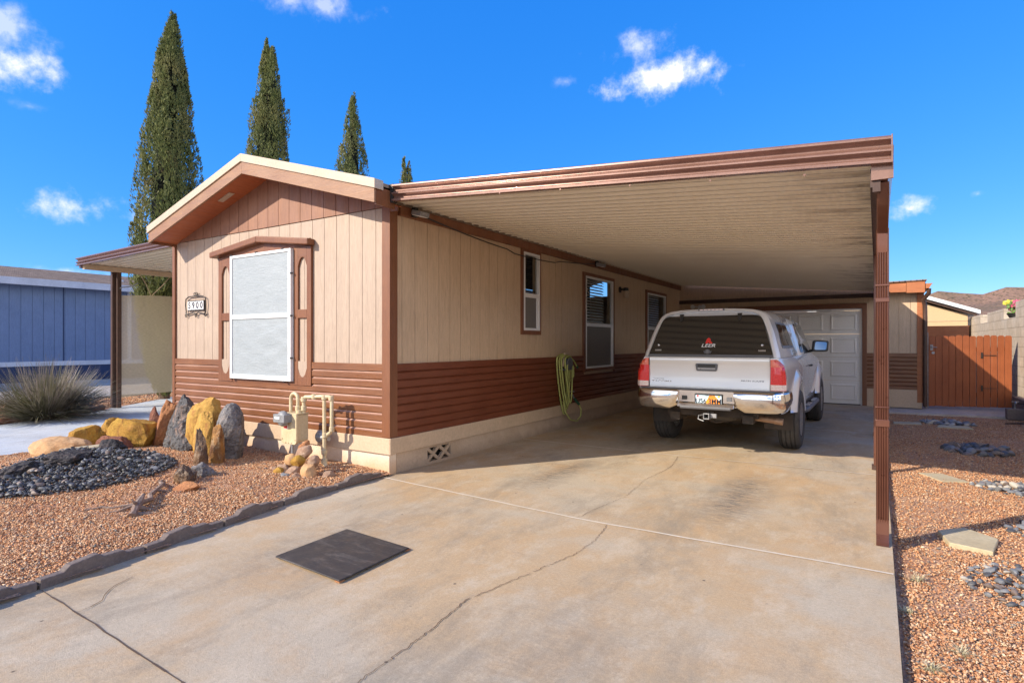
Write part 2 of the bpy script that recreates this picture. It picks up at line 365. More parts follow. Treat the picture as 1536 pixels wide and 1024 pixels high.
def m_soil():
    t = NT('red gravelly soil')
    c = t.mix(t.ramp(t.noise(1.2, 6), [(.4, 0.), (.65, 1.)]), (.42, .225, .13), (.50, .31, .195))
    v = t.n('ShaderNodeTexVoronoi'); v.inputs['Scale'].default_value = 75; t.l(t.tc.outputs['Object'], v.inputs['Vector'])
    cc = t.ramp(v.outputs['Color'], [(.0, .55), (.5, 1.), (1., 1.5)])
    c = t.mix(1., c, cc, 'MULTIPLY')
    t.set(color=c, rough=.9, spec=.2, normal=t.bump(v.outputs['Distance'], .8, .012)); return t.m
M['soil'] = m_soil()
M['desert'] = pmat('pale desert ground', (.42, .30, .20), (.33, .25, .17), .3, .9, grain=.3, gsc=6, bump=.3, bsc=10)
def m_leaf(name, a, b, c, rough=.6, dead=None):
    t = NT(name); i = t.island()
    base = t.mix(t.ramp(i, [(0., 0.), (1., 1.)]), a, b)
    base = t.mix(t.ramp(t.noise(1.6, 3), [(.45, 0.), (.65, .8)]), base, c)
    if dead: base = t.mix(t.ramp(t.noise(2.4, 6, .7, t.coord((1, 1, .45))), [(.56, 0.), (.68, .75)]), base, dead)
    t.set(color=base, rough=rough, spec=.3)
    tl = t.n('ShaderNodeBsdfTranslucent'); t.l(base, tl.inputs[0]); mx = t.n('ShaderNodeMixShader'); mx.inputs[0].default_value = .22
    t.l(t.b.outputs[0], mx.inputs[1]); t.l(tl.outputs[0], mx.inputs[2]); t.l(mx.outputs[0], t.out.inputs[0]); return t.m
M['cypress'] = m_leaf('cypress foliage', (.085, .115, .036), (.21, .225, .072), (.27, .25, .095), .6, (.17, .115, .06))
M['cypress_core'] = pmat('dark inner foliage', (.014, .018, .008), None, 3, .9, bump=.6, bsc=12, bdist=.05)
M['bark'] = pmat('brown bark', (.16, .10, .065), (.10, .06, .04), 8, .9, grain=.3, gsc=10, bump=.8, bsc=14, stretch=(1, 1, .2), bdist=.02)
M['twig'] = pmat('grey twigs', (.16, .12, .10), (.10, .075, .065), 8, .9)
M['blade'] = m_leaf('dry purple green blades', (.10, .115, .04), (.40, .32, .29), (.15, .14, .07), .5)
def m_rock(name, a, b, c, bump=.6, pit=0., rough=.85, scl=3.):
    t = NT(name)
    base = t.mix(t.ramp(t.noise(scl, 7, .62), [(.4, 0.), (.6, 1.)]), a, b)
    base = t.mix(t.ramp(t.noise(scl*2.1, 8, .7, t.coord((1, 1.6, .7)), .8), [(.52, 0.), (.66, .85)]), base, c)
    base = t.mix(1., base, t.ramp(t.noise(45, 6, .75), [(.3, .72), (.7, 1.18)]), 'MULTIPLY')
    nrm = t.bump(t.noise(38, 8, .75), bump*.8, .015, t.bump(t.noise(9, 9, .72), bump, .06))
    if pit:
        v = t.vor(26); base = t.mix(t.ramp(v, [(.05, pit), (.3, 0.)]), base, (.02, .018, .016)); nrm = t.bump(v, .9, .02, nrm)
    t.set(color=base, rough=rough, spec=.3, normal=nrm); return t.m
M['r_yellow'] = m_rock('ochre yellow sandstone', (.50, .30, .055), (.42, .22, .04), (.30, .14, .04))
M['r_tall'] = m_rock('golden sandstone', (.55, .325, .075), (.47, .26, .06), (.33, .13, .05))
M['r_tan'] = m_rock('tan sandstone', (.58, .36, .185), (.50, .29, .135), (.42, .21, .085), .3)
M['r_red'] = m_rock('red brown rock', (.28, .115, .07), (.20, .085, .06), (.36, .17, .10), .8)
M['r_orange'] = m_rock('orange sandstone', (.48, .22, .095), (.38, .16, .07), (.26, .12, .07))
M['r_lava'] = m_rock('black lava rock with pink crust', (.075, .073, .078), (.16, .155, .155), (.48, .33, .26), .9, .6)
M['r_grey'] = m_rock('grey pitted lava', (.27, .255, .25), (.13, .12, .12), (.40, .33, .28), .9, .7)
M['r_petr'] = m_rock('orange petrified wood', (.50, .24, .06), (.22, .10, .045), (.62, .47, .28), 1., 0, .6, 5.)
M['r_petrd'] = m_rock('dark petrified wood', (.10, .065, .05), (.26, .15, .08), (.55, .44, .31), 1., 0, .6, 5.)
M['r_dark'] = m_rock('dark lava', (.05, .048, .05), (.085, .075, .075), (.14, .10, .09), .9, .6)
M['s_dark'] = pmat('dark slate stone', (.050, .050, .052), (.095, .092, .092), 6, .5, grain=.2, gsc=14, bump=.3, bsc=18)
M['s_grey'] = pmat('blue grey stone', (.21, .21, .21), (.14, .145, .15), 6, .6, grain=.2, gsc=14, bump=.3, bsc=18)
M['s_brown'] = pmat('brown grey stone', (.24, .18, .145), (.17, .125, .10), 6, .6, grain=.2, gsc=14, bump=.3, bsc=18)
M['s_pale'] = pmat('pale stone', (.46, .41, .34), (.36, .32, .26), 6, .6, grain=.2, gsc=14, bump=.3, bsc=18)
M['c_brown'] = m_rock('brown fieldstone', (.42, .28, .19), (.33, .20, .13), (.50, .37, .26), .5)
M['paver'] = pmat('sandstone slab', (.50, .42, .27), (.43, .35, .21), 3, .8, grain=.15, bump=.35, bsc=35, bdist=.006)
M['edging'] = pmat('charcoal concrete edging', (.20, .155, .13), (.14, .105, .09), 4, .85, grain=.25, gsc=50, bump=.6, bsc=70, bdist=.006)
M['drift'] = pmat('weathered driftwood', (.30, .22, .17), (.16, .10, .075), 12, .85, grain=.35, gsc=12, bump=.9, bsc=20, stretch=(1, 1, .5), bdist=.01)
def m_mat():
    t = NT('black rubber mat'); 
    base = t.mix(t.ramp(t.noise(7, 9, .8, t.coord((.4, 1.6, 1), rot=(0, 0, .1)), .3), [(.5, 0.), (.7, .8)]), (.040, .033, .029), (.15, .125, .105))
    t.set(color=base, rough=t.ramp(t.noise(8, 5), [(.3, .45), (.7, .75)]), normal=t.bump(t.noise(60, 4), .3, .004)); return t.m
M['matrub'] = m_mat()
M['blue'] = wood('blue siding', (.17, .235, .38), (.145, .205, .335), .6, 2, .15)
M['bluewhite'] = pmat('pale lilac white trim', (.62, .64, .70), None, 2, .5, bump=.05)
M['blueskirt'] = pmat('dark blue skirting', (.02, .04, .11), None, 2, .6, bump=.1)
def m_shingle():
    t = NT('brown asphalt shingles'); br = t.n('ShaderNodeTexBrick'); co = t.coord((1, 1, 1), rot=(0, 0, R(90)))
    t.l(co, br.inputs['Vector']); br.inputs['Scale'].default_value = 3.2; br.inputs['Color1'].default_value = (.19, .135, .10, 1); br.inputs['Color2'].default_value = (.30, .22, .16, 1)
    br.inputs['Mortar'].default_value = (.08, .055, .04, 1); br.inputs['Mortar Size'].default_value = .03; br.inputs['Brick Width'].default_value = .6; br.inputs['Row Height'].default_value = .32
    c = t.mix(1., br.outputs['Color'], t.ramp(t.noise(3, 6, .7), [(.3, .7), (.7, 1.25)]), 'MULTIPLY')
    t.set(color=c, rough=.95, spec=.2, normal=t.bump(br.outputs['Fac'], .3, .02)); return t.m
M['shingle'] = m_shingle()
def m_block():
    t = NT('concrete block wall'); br = t.n('ShaderNodeTexBrick')
    sx = t.n('ShaderNodeSeparateXYZ'); t.l(t.tc.outputs['Object'], sx.inputs[0]); cb = t.n('ShaderNodeCombineXYZ')
    t.l(t.math('ADD', sx.outputs['Y'], sx.outputs['X']), cb.inputs[0]); t.l(sx.outputs['Z'], cb.inputs[1]); t.l(cb.outputs[0], br.inputs['Vector'])
    br.inputs['Scale'].default_value = 1.; br.inputs['Brick Width'].default_value = .4; br.inputs['Row Height'].default_value = .2; br.inputs['Mortar Size'].default_value = .008
    br.inputs['Color1'].default_value = (.50, .42, .33, 1); br.inputs['Color2'].default_value = (.43, .36, .28, 1); br.inputs['Mortar'].default_value = (.30, .25, .19, 1)
    c = t.mix(1., br.outputs['Color'], t.ramp(t.noise(9, 6, .7), [(.3, .82), (.7, 1.12)]), 'MULTIPLY')
    c = t.mix(t.ramp(t.noise(1.6, 5), [(.5, 0.), (.7, .3)]), c, (.62, .58, .52))
    t.set(color=c, rough=.92, spec=.2, normal=t.bump(t.noise(60, 5), .6, .006, t.bump(br.outputs['Fac'], -.4, .006))); return t.m
M['block'] = m_block()
M['fence'] = wood('stained cedar boards', (.34, .098, .032), (.25, .066, .02), .55, 2, .5)
M['orange'] = wood('orange brown trim', (.42, .145, .05), (.35, .11, .035), .5, 0, .4)
M['yellowwall'] = pmat('yellow tan wall', (.58, .42, .24), (.54, .38, .21), 1, .7, bump=.1)
def m_hill():
    t = NT('scrubby desert hills')
    base = t.mix(t.ramp(t.noise(.012, 8, .65), [(.4, 0.), (.6, 1.)]), (.24, .165, .105), (.30, .185, .13))
    v = t.ramp(t.vor(.22), [(.15, 1.), (.42, 0.)]); base = t.mix(t.math('MULTIPLY', v, t.ramp(t.noise(.05, 4), [(.3, .4), (.6, .95)])), base, (.075, .07, .035))
    base = t.mix(t.ramp(t.noise(.05, 6, .7, t.coord((1, 1, 6))), [(.5, 0.), (.7, .5)]), base, (.14, .10, .08))
    t.set(color=base, rough=1., spec=.1, normal=t.bump(t.noise(.08, 8, .7), .9, 6.)); return t.m
M['hill'] = m_hill()
# ------------------------------------------------------------------ ground
def struct(b, name, mat, origin=(0, 0, 0)): return b.build(name, mat, origin=origin, kind='structure')
g = MB(); g.poly([(-3000, -3000, -.14), (3000, -3000, -.14), (3000, 3000, -.14), (-3000, 3000, -.14)]); struct(g, 'ground', M['desert'])
def edge_x(y):      # left edge of the driveway where the edging blocks stand
    return float(np.interp(y, [-6, 1.1, 1.6, 2.2, 3.05, 4.3], [-3.3, -3.92, -3.985, -4.075, -4.235, -4.29]))
d = MB()
ys = [-8, -6, 0, 1.1, 1.6, 2.2, 3.05, 4.3]
L = [(edge_x(y)-.02, y) for y in ys]+[(-4.295, 4.31), (-4.295, 14.85)]
ring = L+[(.09, 14.85), (.09, -8)]
d.prism(ring, 'z', -.16, 0); struct(d, 'driveway', M['concrete'])
d = MB(); d.prism([(.098, 13.95), (2.75, 14.2), (2.75, 16.2), (.098, 16.2)], 'z', -.16, -.02); struct(d, 'path', M['concrete2'])
# walk on the left and the street beyond it
near = [(-9.3, -6), (-9.0, 0), (-8.78, 1.8), (-8.66, 2.6), (-8.56, 4.38), (-8.56, 12)]
far = [(-15.5, 12), (-14.9, 7.7), (-13.35, 5.62), (-12.75, 4.9), (-12.15, 3.45), (-11.6, 1.5), (-11.5, -6)]
d = MB(); d.prism(near+far, 'z', -.16, .035); o = struct(d, 'footpath', M['walk'])
d = MB(); d.prism([(-24.9, -30), (-16.15, -30), (-16.15, 40), (-24.9, 40)], 'z', -.16, .0); struct(d, 'street', M['concrete2'])
d = MB(); d.prism([(-16.146, -30), (-16.0, -30), (-16.0, 40), (-16.146, 40)], 'z', -.16, .07); struct(d, 'kerb', M['concrete2'])
# gravel beds: soil sheet + loose crushed stones
def und(x, y): return .02*noise.noise(Vector((x*.9, y*.9, 3)))+.012*noise.noise(Vector((x*3, y*3, 7)))
def mound(x, y):
    h = .05*math.exp(-(((x+6.3)/1.6)**2+((y-3.1)/.9)**2))+.13*math.exp(-(((x+7.1)/.75)**2+((y-2.65)/.6)**2))
    return h
def hl(x, y):
    e = max(0, min(1, (edge_x(min(y, 4.3))-x)/.5)); return .022+(.02+und(x, y)*.8+mound(x, y))*e
def hr(x, y): return -.055+und(x, y)*.8
def sheet(x0, x1, y0, y1, n, h, inside):
    b = MB(); nx = int((x1-x0)/n); ny = int((y1-y0)/n); idx = {}
    for i in range(nx+1):
        for j in range(ny+1):
            x, y = x0+i*n, y0+j*n; idx[i, j] = len(b.v); b.v.append((x, y, h(x, y)))
    for i in range(nx):
        for j in range(ny):
            if inside(x0+(i+.5)*n, y0+(j+.5)*n): b.f.append((idx[i, j], idx[i+1, j], idx[i+1, j+1], idx[i, j+1]))
    return b
def in_left(x, y): return x < edge_x(y)-.0 and x > np.interp(y, [-6, 0, 1.8, 2.6, 4.38], [-9.3, -9.0, -8.78, -8.66, -8.56])-.02 and y < 4.38
b = sheet(-9.3, -3.9, -.6, 4.38, .06, hl, in_left)
struct(b, 'garden_soil', M['soil'])
b = sheet(.095, 2.75, -2, 14.15, .1, hr, lambda x, y: True); struct(b, 'side_yard_soil', M['soil'])
def hb(x, y): return .03+und(x, y)*.6
def in_bed(x, y):
    return x > -16.0 and x < np.interp(y, [-6, 1.5, 3.45, 4.9, 5.62, 7.7, 12], [-11.5, -11.6, -12.15, -12.75, -13.35, -14.9, -15.5])-.02
b = sheet(-16.1, -11.4, -3, 12, .15, hb, in_bed); struct(b, 'roadside_soil', M['soil'])
def stones(pts, smin, smax, seed, name, mat, label, cat):
    rg = np.random.default_rng(seed); n = len(pts); P = np.array(pts, dtype=np.float64)
    base = np.array([(1, 0, 0), (-1, 0, 0), (0, 1, 0), (0, -1, 0), (0, 0, 1), (0, 0, -1)], float)
    V = base[None]*rg.uniform(.6, 1.25, (n, 6, 1))+rg.uniform(-.28, .28, (n, 6, 3))
    V = V*np.stack([rg.uniform(.8, 1.4, n), rg.uniform(.6, 1.1, n), rg.uniform(.45, .85, n)], 1)[:, None, :]
    a = rg.uniform(0, 6.283, n); tl = rg.uniform(-.5, .5, n)
    x = V[..., 0]*np.cos(tl)[:, None]+V[..., 2]*np.sin(tl)[:, None]; z = -V[..., 0]*np.sin(tl)[:, None]+V[..., 2]*np.cos(tl)[:, None]; y = V[..., 1]
    X = x*np.cos(a)[:, None]-y*np.sin(a)[:, None]; Y = x*np.sin(a)[:, None]+y*np.cos(a)[:, None]
    s = smin+(smax-smin)*rg.random(n)**1.8; s[::97] *= 1.7
    V = np.stack([X, Y, z], 2)*s[:, None, None]+P[:, None, :]
    F = np.array([(0, 2, 4), (2, 1, 4), (1, 3, 4), (3, 0, 4), (2, 0, 5), (1, 2, 5), (3, 1, 5), (0, 3, 5)])
    F = (F[None]+6*np.arange(n)[:, None, None]).reshape(-1, 3)
    me = bpy.data.meshes.new(name); me.vertices.add(n*6); me.vertices.foreach_set('co', V.reshape(-1))
    me.loops.add(len(F)*3); me.loops.foreach_set('vertex_index', F.reshape(-1).astype(np.int32))
    me.polygons.add(len(F)); me.polygons.foreach_set('loop_start', np.arange(0, len(F)*3, 3, dtype=np.int32)); me.polygons.foreach_set('loop_total', np.full(len(F), 3, dtype=np.int32))
    me.update(); me.materials.append(mat); o = bpy.data.objects.new(name, me); col.objects.link(o)
    tag(o, label, cat); o['kind'] = 'stuff'; return o
rnd = random.Random(5)
pts = []
while len(pts) < 120000:
    x, y = rnd.uniform(-9.0, -3.9), rnd.uniform(-.2, 4.38)
    if rnd.random() > min(1., 2.6/math.hypot(x+2.5, y)*1.0+.25): continue
    if y < -.284*x-.35 and 1: continue            # far outside the view on the street side
    if noise.noise(Vector((x*.8, y*1.1, 5)))+.35*noise.noise(Vector((x*3, y*3, 8))) > .20 and rnd.random() < .72: continue
    if in_left(x+.04, y): pts.append((x, y, hl(x, y)+rnd.uniform(0, .011)))
stones(pts, .0042, .0125, 1, 'gravel', M['gravel'], 'crushed red and orange gravel covering the front garden bed', 'gravel')
pts = []
while len(pts) < 125000:
    y = 1.2+12.9*rnd.random()**1.5; x = .112+rnd.random()*(y*.2+.45)
    if noise.noise(Vector((x*1.5, y*1.2, 15)))+.35*noise.noise(Vector((x*4, y*4, 8))) > .26 and rnd.random() < .6: continue
    if x < 2.7 and not (y > 13.95): pts.append((x, y, hr(x, y)+rnd.uniform(0, .011)))
stones(pts, .0040, .0115, 2, 'gravel', M['gravel'], 'pinkish crushed gravel covering the side yard right of the driveway', 'gravel')
pts = []
while len(pts) < 9000:
    x, y = rnd.uniform(-16, -12), rnd.uniform(2.5, 11)
    if in_bed(x+.1, y): pts.append((x, y, hb(x, y)+.008))
stones(pts, .014, .026, 3, 'gravel', M['gravel'], 'coarse tan gravel in the bed between the walk and the street', 'gravel')
# caulked joints and cracks in the slab
def ribbon(path, w, z, b):
    for i in range(len(path)-1):
        p, q = Vector(path[i]), Vector(path[i+1]); t = (q-p).normalized(); n = Vector((-t.y, t.x))
        w0 = w*(.6+.8*abs(math.sin(i*1.7))) if w < .01 else w
        b.poly([(*(p+n*w0/2), z), (*(q+n*w0/2), z), (*(q-n*w0/2), z), (*(p-n*w0/2), z)])
def wig(path, step, amp, seed):
    rr = random.Random(seed); out = []
    for (x0, y0), (x1, y1) in zip(path[:-1], path[1:]):
        n = max(1, int(math.hypot(x1-x0, y1-y0)/step))
        for i in range(n):
            t = i/n; out.append((x0+(x1-x0)*t+rr.uniform(-amp, amp), y0+(y1-y0)*t+rr.uniform(-amp, amp)))
    return out+[path[-1]]
M['caulk'] = pmat('pale joint caulk', (.70, .62, .50), (.62, .54, .42), 6, .7)
M['crack'] = pmat('dark crack', (.12, .075, .05), None, 5, .9, bump=0)
b = MB()
ribbon(wig([(-4.28, 4.27), (-2, 4.085), (-.86, 4.1), (.085, 4.11)], .25, .006, 3), .022, .004, b)
ribbon(wig([(-4.28, 7.05), (-2.1, 7.02), (.085, 7.1)], .3, .003, 4), .02, .004, b)
ribbon(wig([(-4.28, 10.3), (.085, 10.3)], .4, .003, 5), .018, .004, b); ribbon([(-4.28, 13.1), (.085, 13.1)], .018, .004, b)
struct(b, 'slab_joint', M['caulk'])
b = MB()
cr1 = wig([(-1.99, 4.1), (-1.96, 4.5), (-1.9, 4.9), (-1.97, 5.6), (-1.93, 6.3), (-2.03, 6.95)], .022, .009, 8)
cr2 = wig([(-1.72, 4.06), (-1.66, 3.7), (-1.66, 3.4), (-1.76, 2.93), (-1.86, 2.47), (-1.80, 2.05), (-1.78, 1.65), (-1.6, 1.0)], .02, .008, 9)
rq = random.Random(31)
def broken(c, w):
    i = 0
    while i < len(c)-1:
        n_ = rq.randint(4, 16); ribbon(c[i:i+n_+1], w*rq.uniform(.6, 1.5), .004, b); i += n_+(1 if rq.random() < .35 else 0)
broken(cr1, .0028); broken(cr2, .0032)
ribbon(wig([(-3.93, 1.30), (-3.35, 1.285), (-2.39, 1.25), (-1.2, 1.22)], .12, .004, 10), .007, .004, b)
ribbon(wig([(-3.45, 1.29), (-3.5, 1.42), (-3.62, 1.5), (-3.7, 1.66)], .05, .01, 11), .004, .0045, b)
struct(b, 'slab_crack', M['crack'])
# hills all round, high enough to show only to the right of the garage
b = MB(); NA, NR = 260, 14
for i in range(NA):
    az = 2*math.pi*i/NA
    for j in range(NR):
        r = 500+j*45; t = j/(NR-1)
        h = (30+16*noise.noise(Vector((math.cos(az)*5, math.sin(az)*5, 1)))+7*noise.noise(Vector((math.cos(az)*19, math.sin(az)*19, 4))))
        da = abs((az-math.radians(82)+math.pi) % (2*math.pi)-math.pi)
        h += 30*math.exp(-(da/.35)**2)+10*noise.noise(Vector((az*14, 0, 9)))*math.exp(-(da/.35)**2)
        prof = (t**.8 if t < .75 else .79+.21*math.cos((t-.75)*8)**2)
        h = h*prof*1.15+5*noise.noise(Vector((math.cos(az)*r*.018, math.sin(az)*r*.018, 2)))+4*(1-abs(noise.noise(Vector((math.cos(az)*r*.04, math.sin(az)*r*.04, 2))))*2)-4*(1-t)
        b.v.append((r*math.cos(az), r*math.sin(az), h if j else -3))
for i in range(NA):
    for j in range(NR-1):
        a, c = i*NR+j, ((i+1) % NA)*NR+j; b.f.append((a, c, c+1, a+1))
struct(b, 'hills', M['hill'])
# ------------------------------------------------------------------ house
HX0, HX1, HY0, HY1 = -8.53, -4.297, 4.387, 16.5
def boards(b, a0, a1, pitch, z0, ztop, put, holes=(), gap=.007, first=None):
    """vertical grooved boards; put(polygon in (a, z)) extrudes it"""
    cuts = [a0]; a = first if first is not None else a0+pitch
    while a < a1-.03: cuts.append(a); a += pitch
    cuts.append(a1)
    edges = sorted(set(cuts))
    for p, q in zip(edges[:-1], edges[1:]):
        s = [p+gap/2, q-gap/2]; xs = [s[0]]+[h for hh in holes for h in (hh[0], hh[1]) if s[0] < h < s[1]]+[s[1]]
        xs = sorted(xs)
        for u, v in zip(xs[:-1], xs[1:]):
            m = (u+v)/2; spans = [(z0, None)]
            for h in holes:
                if h[0] <= m <= h[1]:
                    lo, hi = max(h[2], z0), h[3]; spans = []
                    if lo > z0+.005: spans.append((z0, lo))
                    spans.append((hi, None))
            for lo, hi in spans:
                put([(u, lo), (v, lo), (v, hi if hi else ztop(v)), (u, hi if hi else ztop(u))])
def lap(b, a0, a1, z0, z1, n, put, cap=.075):
    """dutch lap profile; put(profile (out, z), a0, a1)"""
    h = (z1-cap-z0)/n
    for i in range(n):
        z = z0+i*h; put([(-.01, z), (.020, z), (.023, z+.006), (.023, z+h*.72), (.004, z+h*.93), (.004, z+h), (-.01, z+h)], a0, a1)
    put([(-.01, z1-cap), (.026, z1-cap), (.026, z1-.004), (.02, z1), (-.01, z1)], a0, a1)
house = thing('mobile_home', 'tan and brown single storey manufactured home with a maroon front gable', 'house', (-6.4, 9, 0))
def soff(x): return 3.40-.285*abs(x+6.33)
SW = [(-7.37, -5.55, .89, 2.60)]
b = MB(); boards(b, HX0, HX1, .205, 1.157, lambda x: 2.80, lambda pl: b.prism(pl, 'y', HY0, HY0+.02), SW, first=-4.5-.205*19)
w = b.build('siding', M['beige'], house, 'sunlit vertical grooved front siding')
b = MB(); boards(b, HX0, HX1, .205, 2.805, lambda x: max(2.81, soff(x)+.01), lambda pl: b.prism(pl, 'y', HY0-.012, HY0+.02), first=-4.5-.205*19)
b.build('gable_siding', M['maroon'], house, 'weathered maroon vertical boards in the gable')
b = MB(); lap(b, HX0, HX1, .383, 1.157, 8, lambda pr, a, c: [b.prism([(HY0-o, z) for o, z in pr], 'x', x0, x1) for x0, x1 in ((a, c),)])
ls_ = b.build('lap_siding', M['brown'], house, 'sunlit glossy brown horizontal lap boards')
b = MB(); h_ = (1.157-.075-.383)/8  # pale strips that paint a highlight along the top of each lap board
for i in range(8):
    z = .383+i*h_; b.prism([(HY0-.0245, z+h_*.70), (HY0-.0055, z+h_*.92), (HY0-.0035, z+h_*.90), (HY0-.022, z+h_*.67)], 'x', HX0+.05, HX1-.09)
b.build('highlight_ledge', M['ledge'], ls_, 'pinkish highlight painted on the upper ledges of the lap boards')
b = MB(); b.box(HX0+.01, HX1-.01, HY0+.02, HY0+.1, .2, 2.8); b.prism([(HX0+.01, 2.8), (HX1-.01, 2.8), (HX1-.01, 2.82), (-6.33, 3.395), (HX0+.01, 2.82)], 'y', HY0+.02, HY0+.1)
b.box(HX1-.09, HX1-.01, HY0+.1, HY1, 2.831, 2.97); b.box(HX0+.02, HX0+.1, HY0+.1, HY1, .2, 2.8); b.box(HX0+.1, HX1-.1, HY1-.1, HY1, .2, 2.8)
b.build('wall', M['beige_side'], house)
# long side with its windows
WINS = [(7.05, 7.51, 1.56, 2.69), (9.13, 10.36, .93, 2.55), (12.33, 13.62, .93, 2.49)]
b = MB(); boards(b, HY0, 14.85, .205, 1.157, lambda y: 2.83, lambda pl: b.prism(pl, 'x', HX1-.02, HX1), WINS, first=4.57)
b.build('siding', M['beige_side'], house, 'shaded tan vertical siding under the carport')
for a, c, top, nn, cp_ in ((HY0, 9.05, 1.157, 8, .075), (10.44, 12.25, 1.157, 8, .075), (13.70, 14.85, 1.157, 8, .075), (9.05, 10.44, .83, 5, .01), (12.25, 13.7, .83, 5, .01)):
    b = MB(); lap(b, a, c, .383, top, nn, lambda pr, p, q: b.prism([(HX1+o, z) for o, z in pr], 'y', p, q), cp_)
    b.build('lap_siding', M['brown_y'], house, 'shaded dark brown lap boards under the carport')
b = MB()
yy = [HY0+.1]+[v for w_ in WINS for v in (w_[0], w_[1])]+[HY1]
for i in range(0, len(yy), 2): b.box(HX1-.1, HX1-.021, yy[i], yy[i+1], .2, 2.83)
for w_ in WINS: b.box(HX1-.1, HX1-.021, w_[0], w_[1], .2, w_[2]); b.box(HX1-.1, HX1-.021, w_[0], w_[1], w_[3], 2.83)
b.build('wall', M['beige_side'], house)
b = MB()   # corner boards
b.box(HX1-.085, HX1+.03, HY0-.03, HY0+.0, .39, 2.83); b.box(HX1+.002, HX1+.03, HY0+.001, HY0+.085, .39, 2.83)
b.build('corner_trim', M['trim'], house, bevel=.003)
b = MB(); b.box(HX0-.02, HX0+.045, HY0-.03, HY0+.0, .39, 2.83); b.box(HX0-.02, HX0+.01, HY0+.001, HY0+.08, .39, 2.83); b.build('corner_trim', M['trim'], house, bevel=.003)
b = MB(); b.box(HX1+.003, HX1+.045, 4.5, 14.84, 2.73, 2.835); b.build('header_board', M['trim'], house, bevel=.003)
b = MB(); b.box(HX0-.02, HX1+.03, HY0-.035, HY0+.02, .216, .383); b.box(HX1, HX1+.035, HY0+.021, 14.85, .216, .383)
b.box(HX1+.031, HX1+.042, HY0-.035, HY0+.05, .214, .386); b.build('skirting_board', M['skirt'], house, bevel=.004)
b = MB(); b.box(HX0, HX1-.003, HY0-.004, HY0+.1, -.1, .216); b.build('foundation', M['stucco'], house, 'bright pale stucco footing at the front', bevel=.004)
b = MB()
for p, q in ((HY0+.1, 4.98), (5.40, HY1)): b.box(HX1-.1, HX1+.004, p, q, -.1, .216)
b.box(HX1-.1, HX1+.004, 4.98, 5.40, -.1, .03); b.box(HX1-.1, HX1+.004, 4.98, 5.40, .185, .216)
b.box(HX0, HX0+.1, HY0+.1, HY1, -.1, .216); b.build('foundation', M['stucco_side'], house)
vent = MB(); vent.box(HX1-.09, HX1-.08, 4.98, 5.40, .03, .185); vent = vent.build('foundation_vent', M['dark'], house)
b = MB()
for k in range(2):
    y0 = 4.98+k*.21
    for s in (0, 1):
        p = (y0, .03 if s else .185); q = (y0+.21, .185 if s else .03); t = Vector((q[0]-p[0], q[1]-p[1])).normalized()*.018; n = Vector((-t.y, t.x))
        b.prism([(p[0]+n.x, p[1]+n.y), (q[0]+n.x, q[1]+n.y), (q[0]-n.x, q[1]-n.y), (p[0]-n.x, p[1]-n.y)], 'x', HX1-.03-.002*s, HX1+.002-.002*s)
b.build('cross_bars', M['stucco_side'], vent)
# roof with overhang
RX0, RX1, RXP, RY0 = -8.50, -4.14, -6.33, 4.02
def rz(x, off=0): return 3.61-.285*abs(x-RXP)-off
b = MB()
for x0, x1 in ((RX0, RXP), (RXP, RX1)): b.prism([(x0, rz(x0, .02)), (x1, rz(x1, .02)), (x1, rz(x1, .075)), (x0, rz(x0, .075))], 'y', RY0+.02, HY1+.2)
roof = b.build('roof', M['shingle'], house)
b = MB()
for x0, x1 in ((RX0-.02, RXP), (RXP, RX1+.02)): b.prism([(x0, rz(x0)), (x1, rz(x1)), (x1, rz(x1, .095)), (x0, rz(x0, .095))], 'y', RY0-.022, RY0+.1)
b.build('metal_edge', M['cream'], roof, bevel=.004)
b = MB()
for x0, x1 in ((RX0, RXP), (RXP, RX1)): b.prism([(x0, rz(x0, .085)), (x1, rz(x1, .085)), (x1, rz(x1, .235)), (x0, rz(x0, .235))], 'y', RY0-.006, RY0+.02)
b.build('bargeboard', M['trimx'], roof, bevel=.003)
b = MB()
for x0, x1 in ((RX0+.02, RXP), (RXP, RX1-.02)): b.prism([(x0, rz(x0, .2)), (x1, rz(x1, .2)), (x1, rz(x1, .21)), (x0, rz(x0, .21))], 'y', RY0+.021, HY0+.02)
b.build('soffit', M['soffit'], roof)
b = MB(); b.box(RX1-.02, RX1, RY0+.021, 4.30, 2.74, 2.93); b.box(HX1+.0, RX1-.02, HY0-.025, HY0-.012, 2.74, 2.8); b.box(RX1-.02, RX1, 4.3, HY1, 2.87, 2.93); b.box(RX0, RX0+.02, RY0+.021, HY1, 2.75, 2.9); b.build('eave_board', M['trim'], roof)
b = MB()
m = Matrix.Translation((-6.95, 4.2, rz(-6.95, .214))) @ Matrix.Rotation(-math.atan(.285), 4, 'Y'); b.box(-.13, .13, -.035, .035, -.006, .002, m); b.build('soffit_vent', M['cream'], roof)
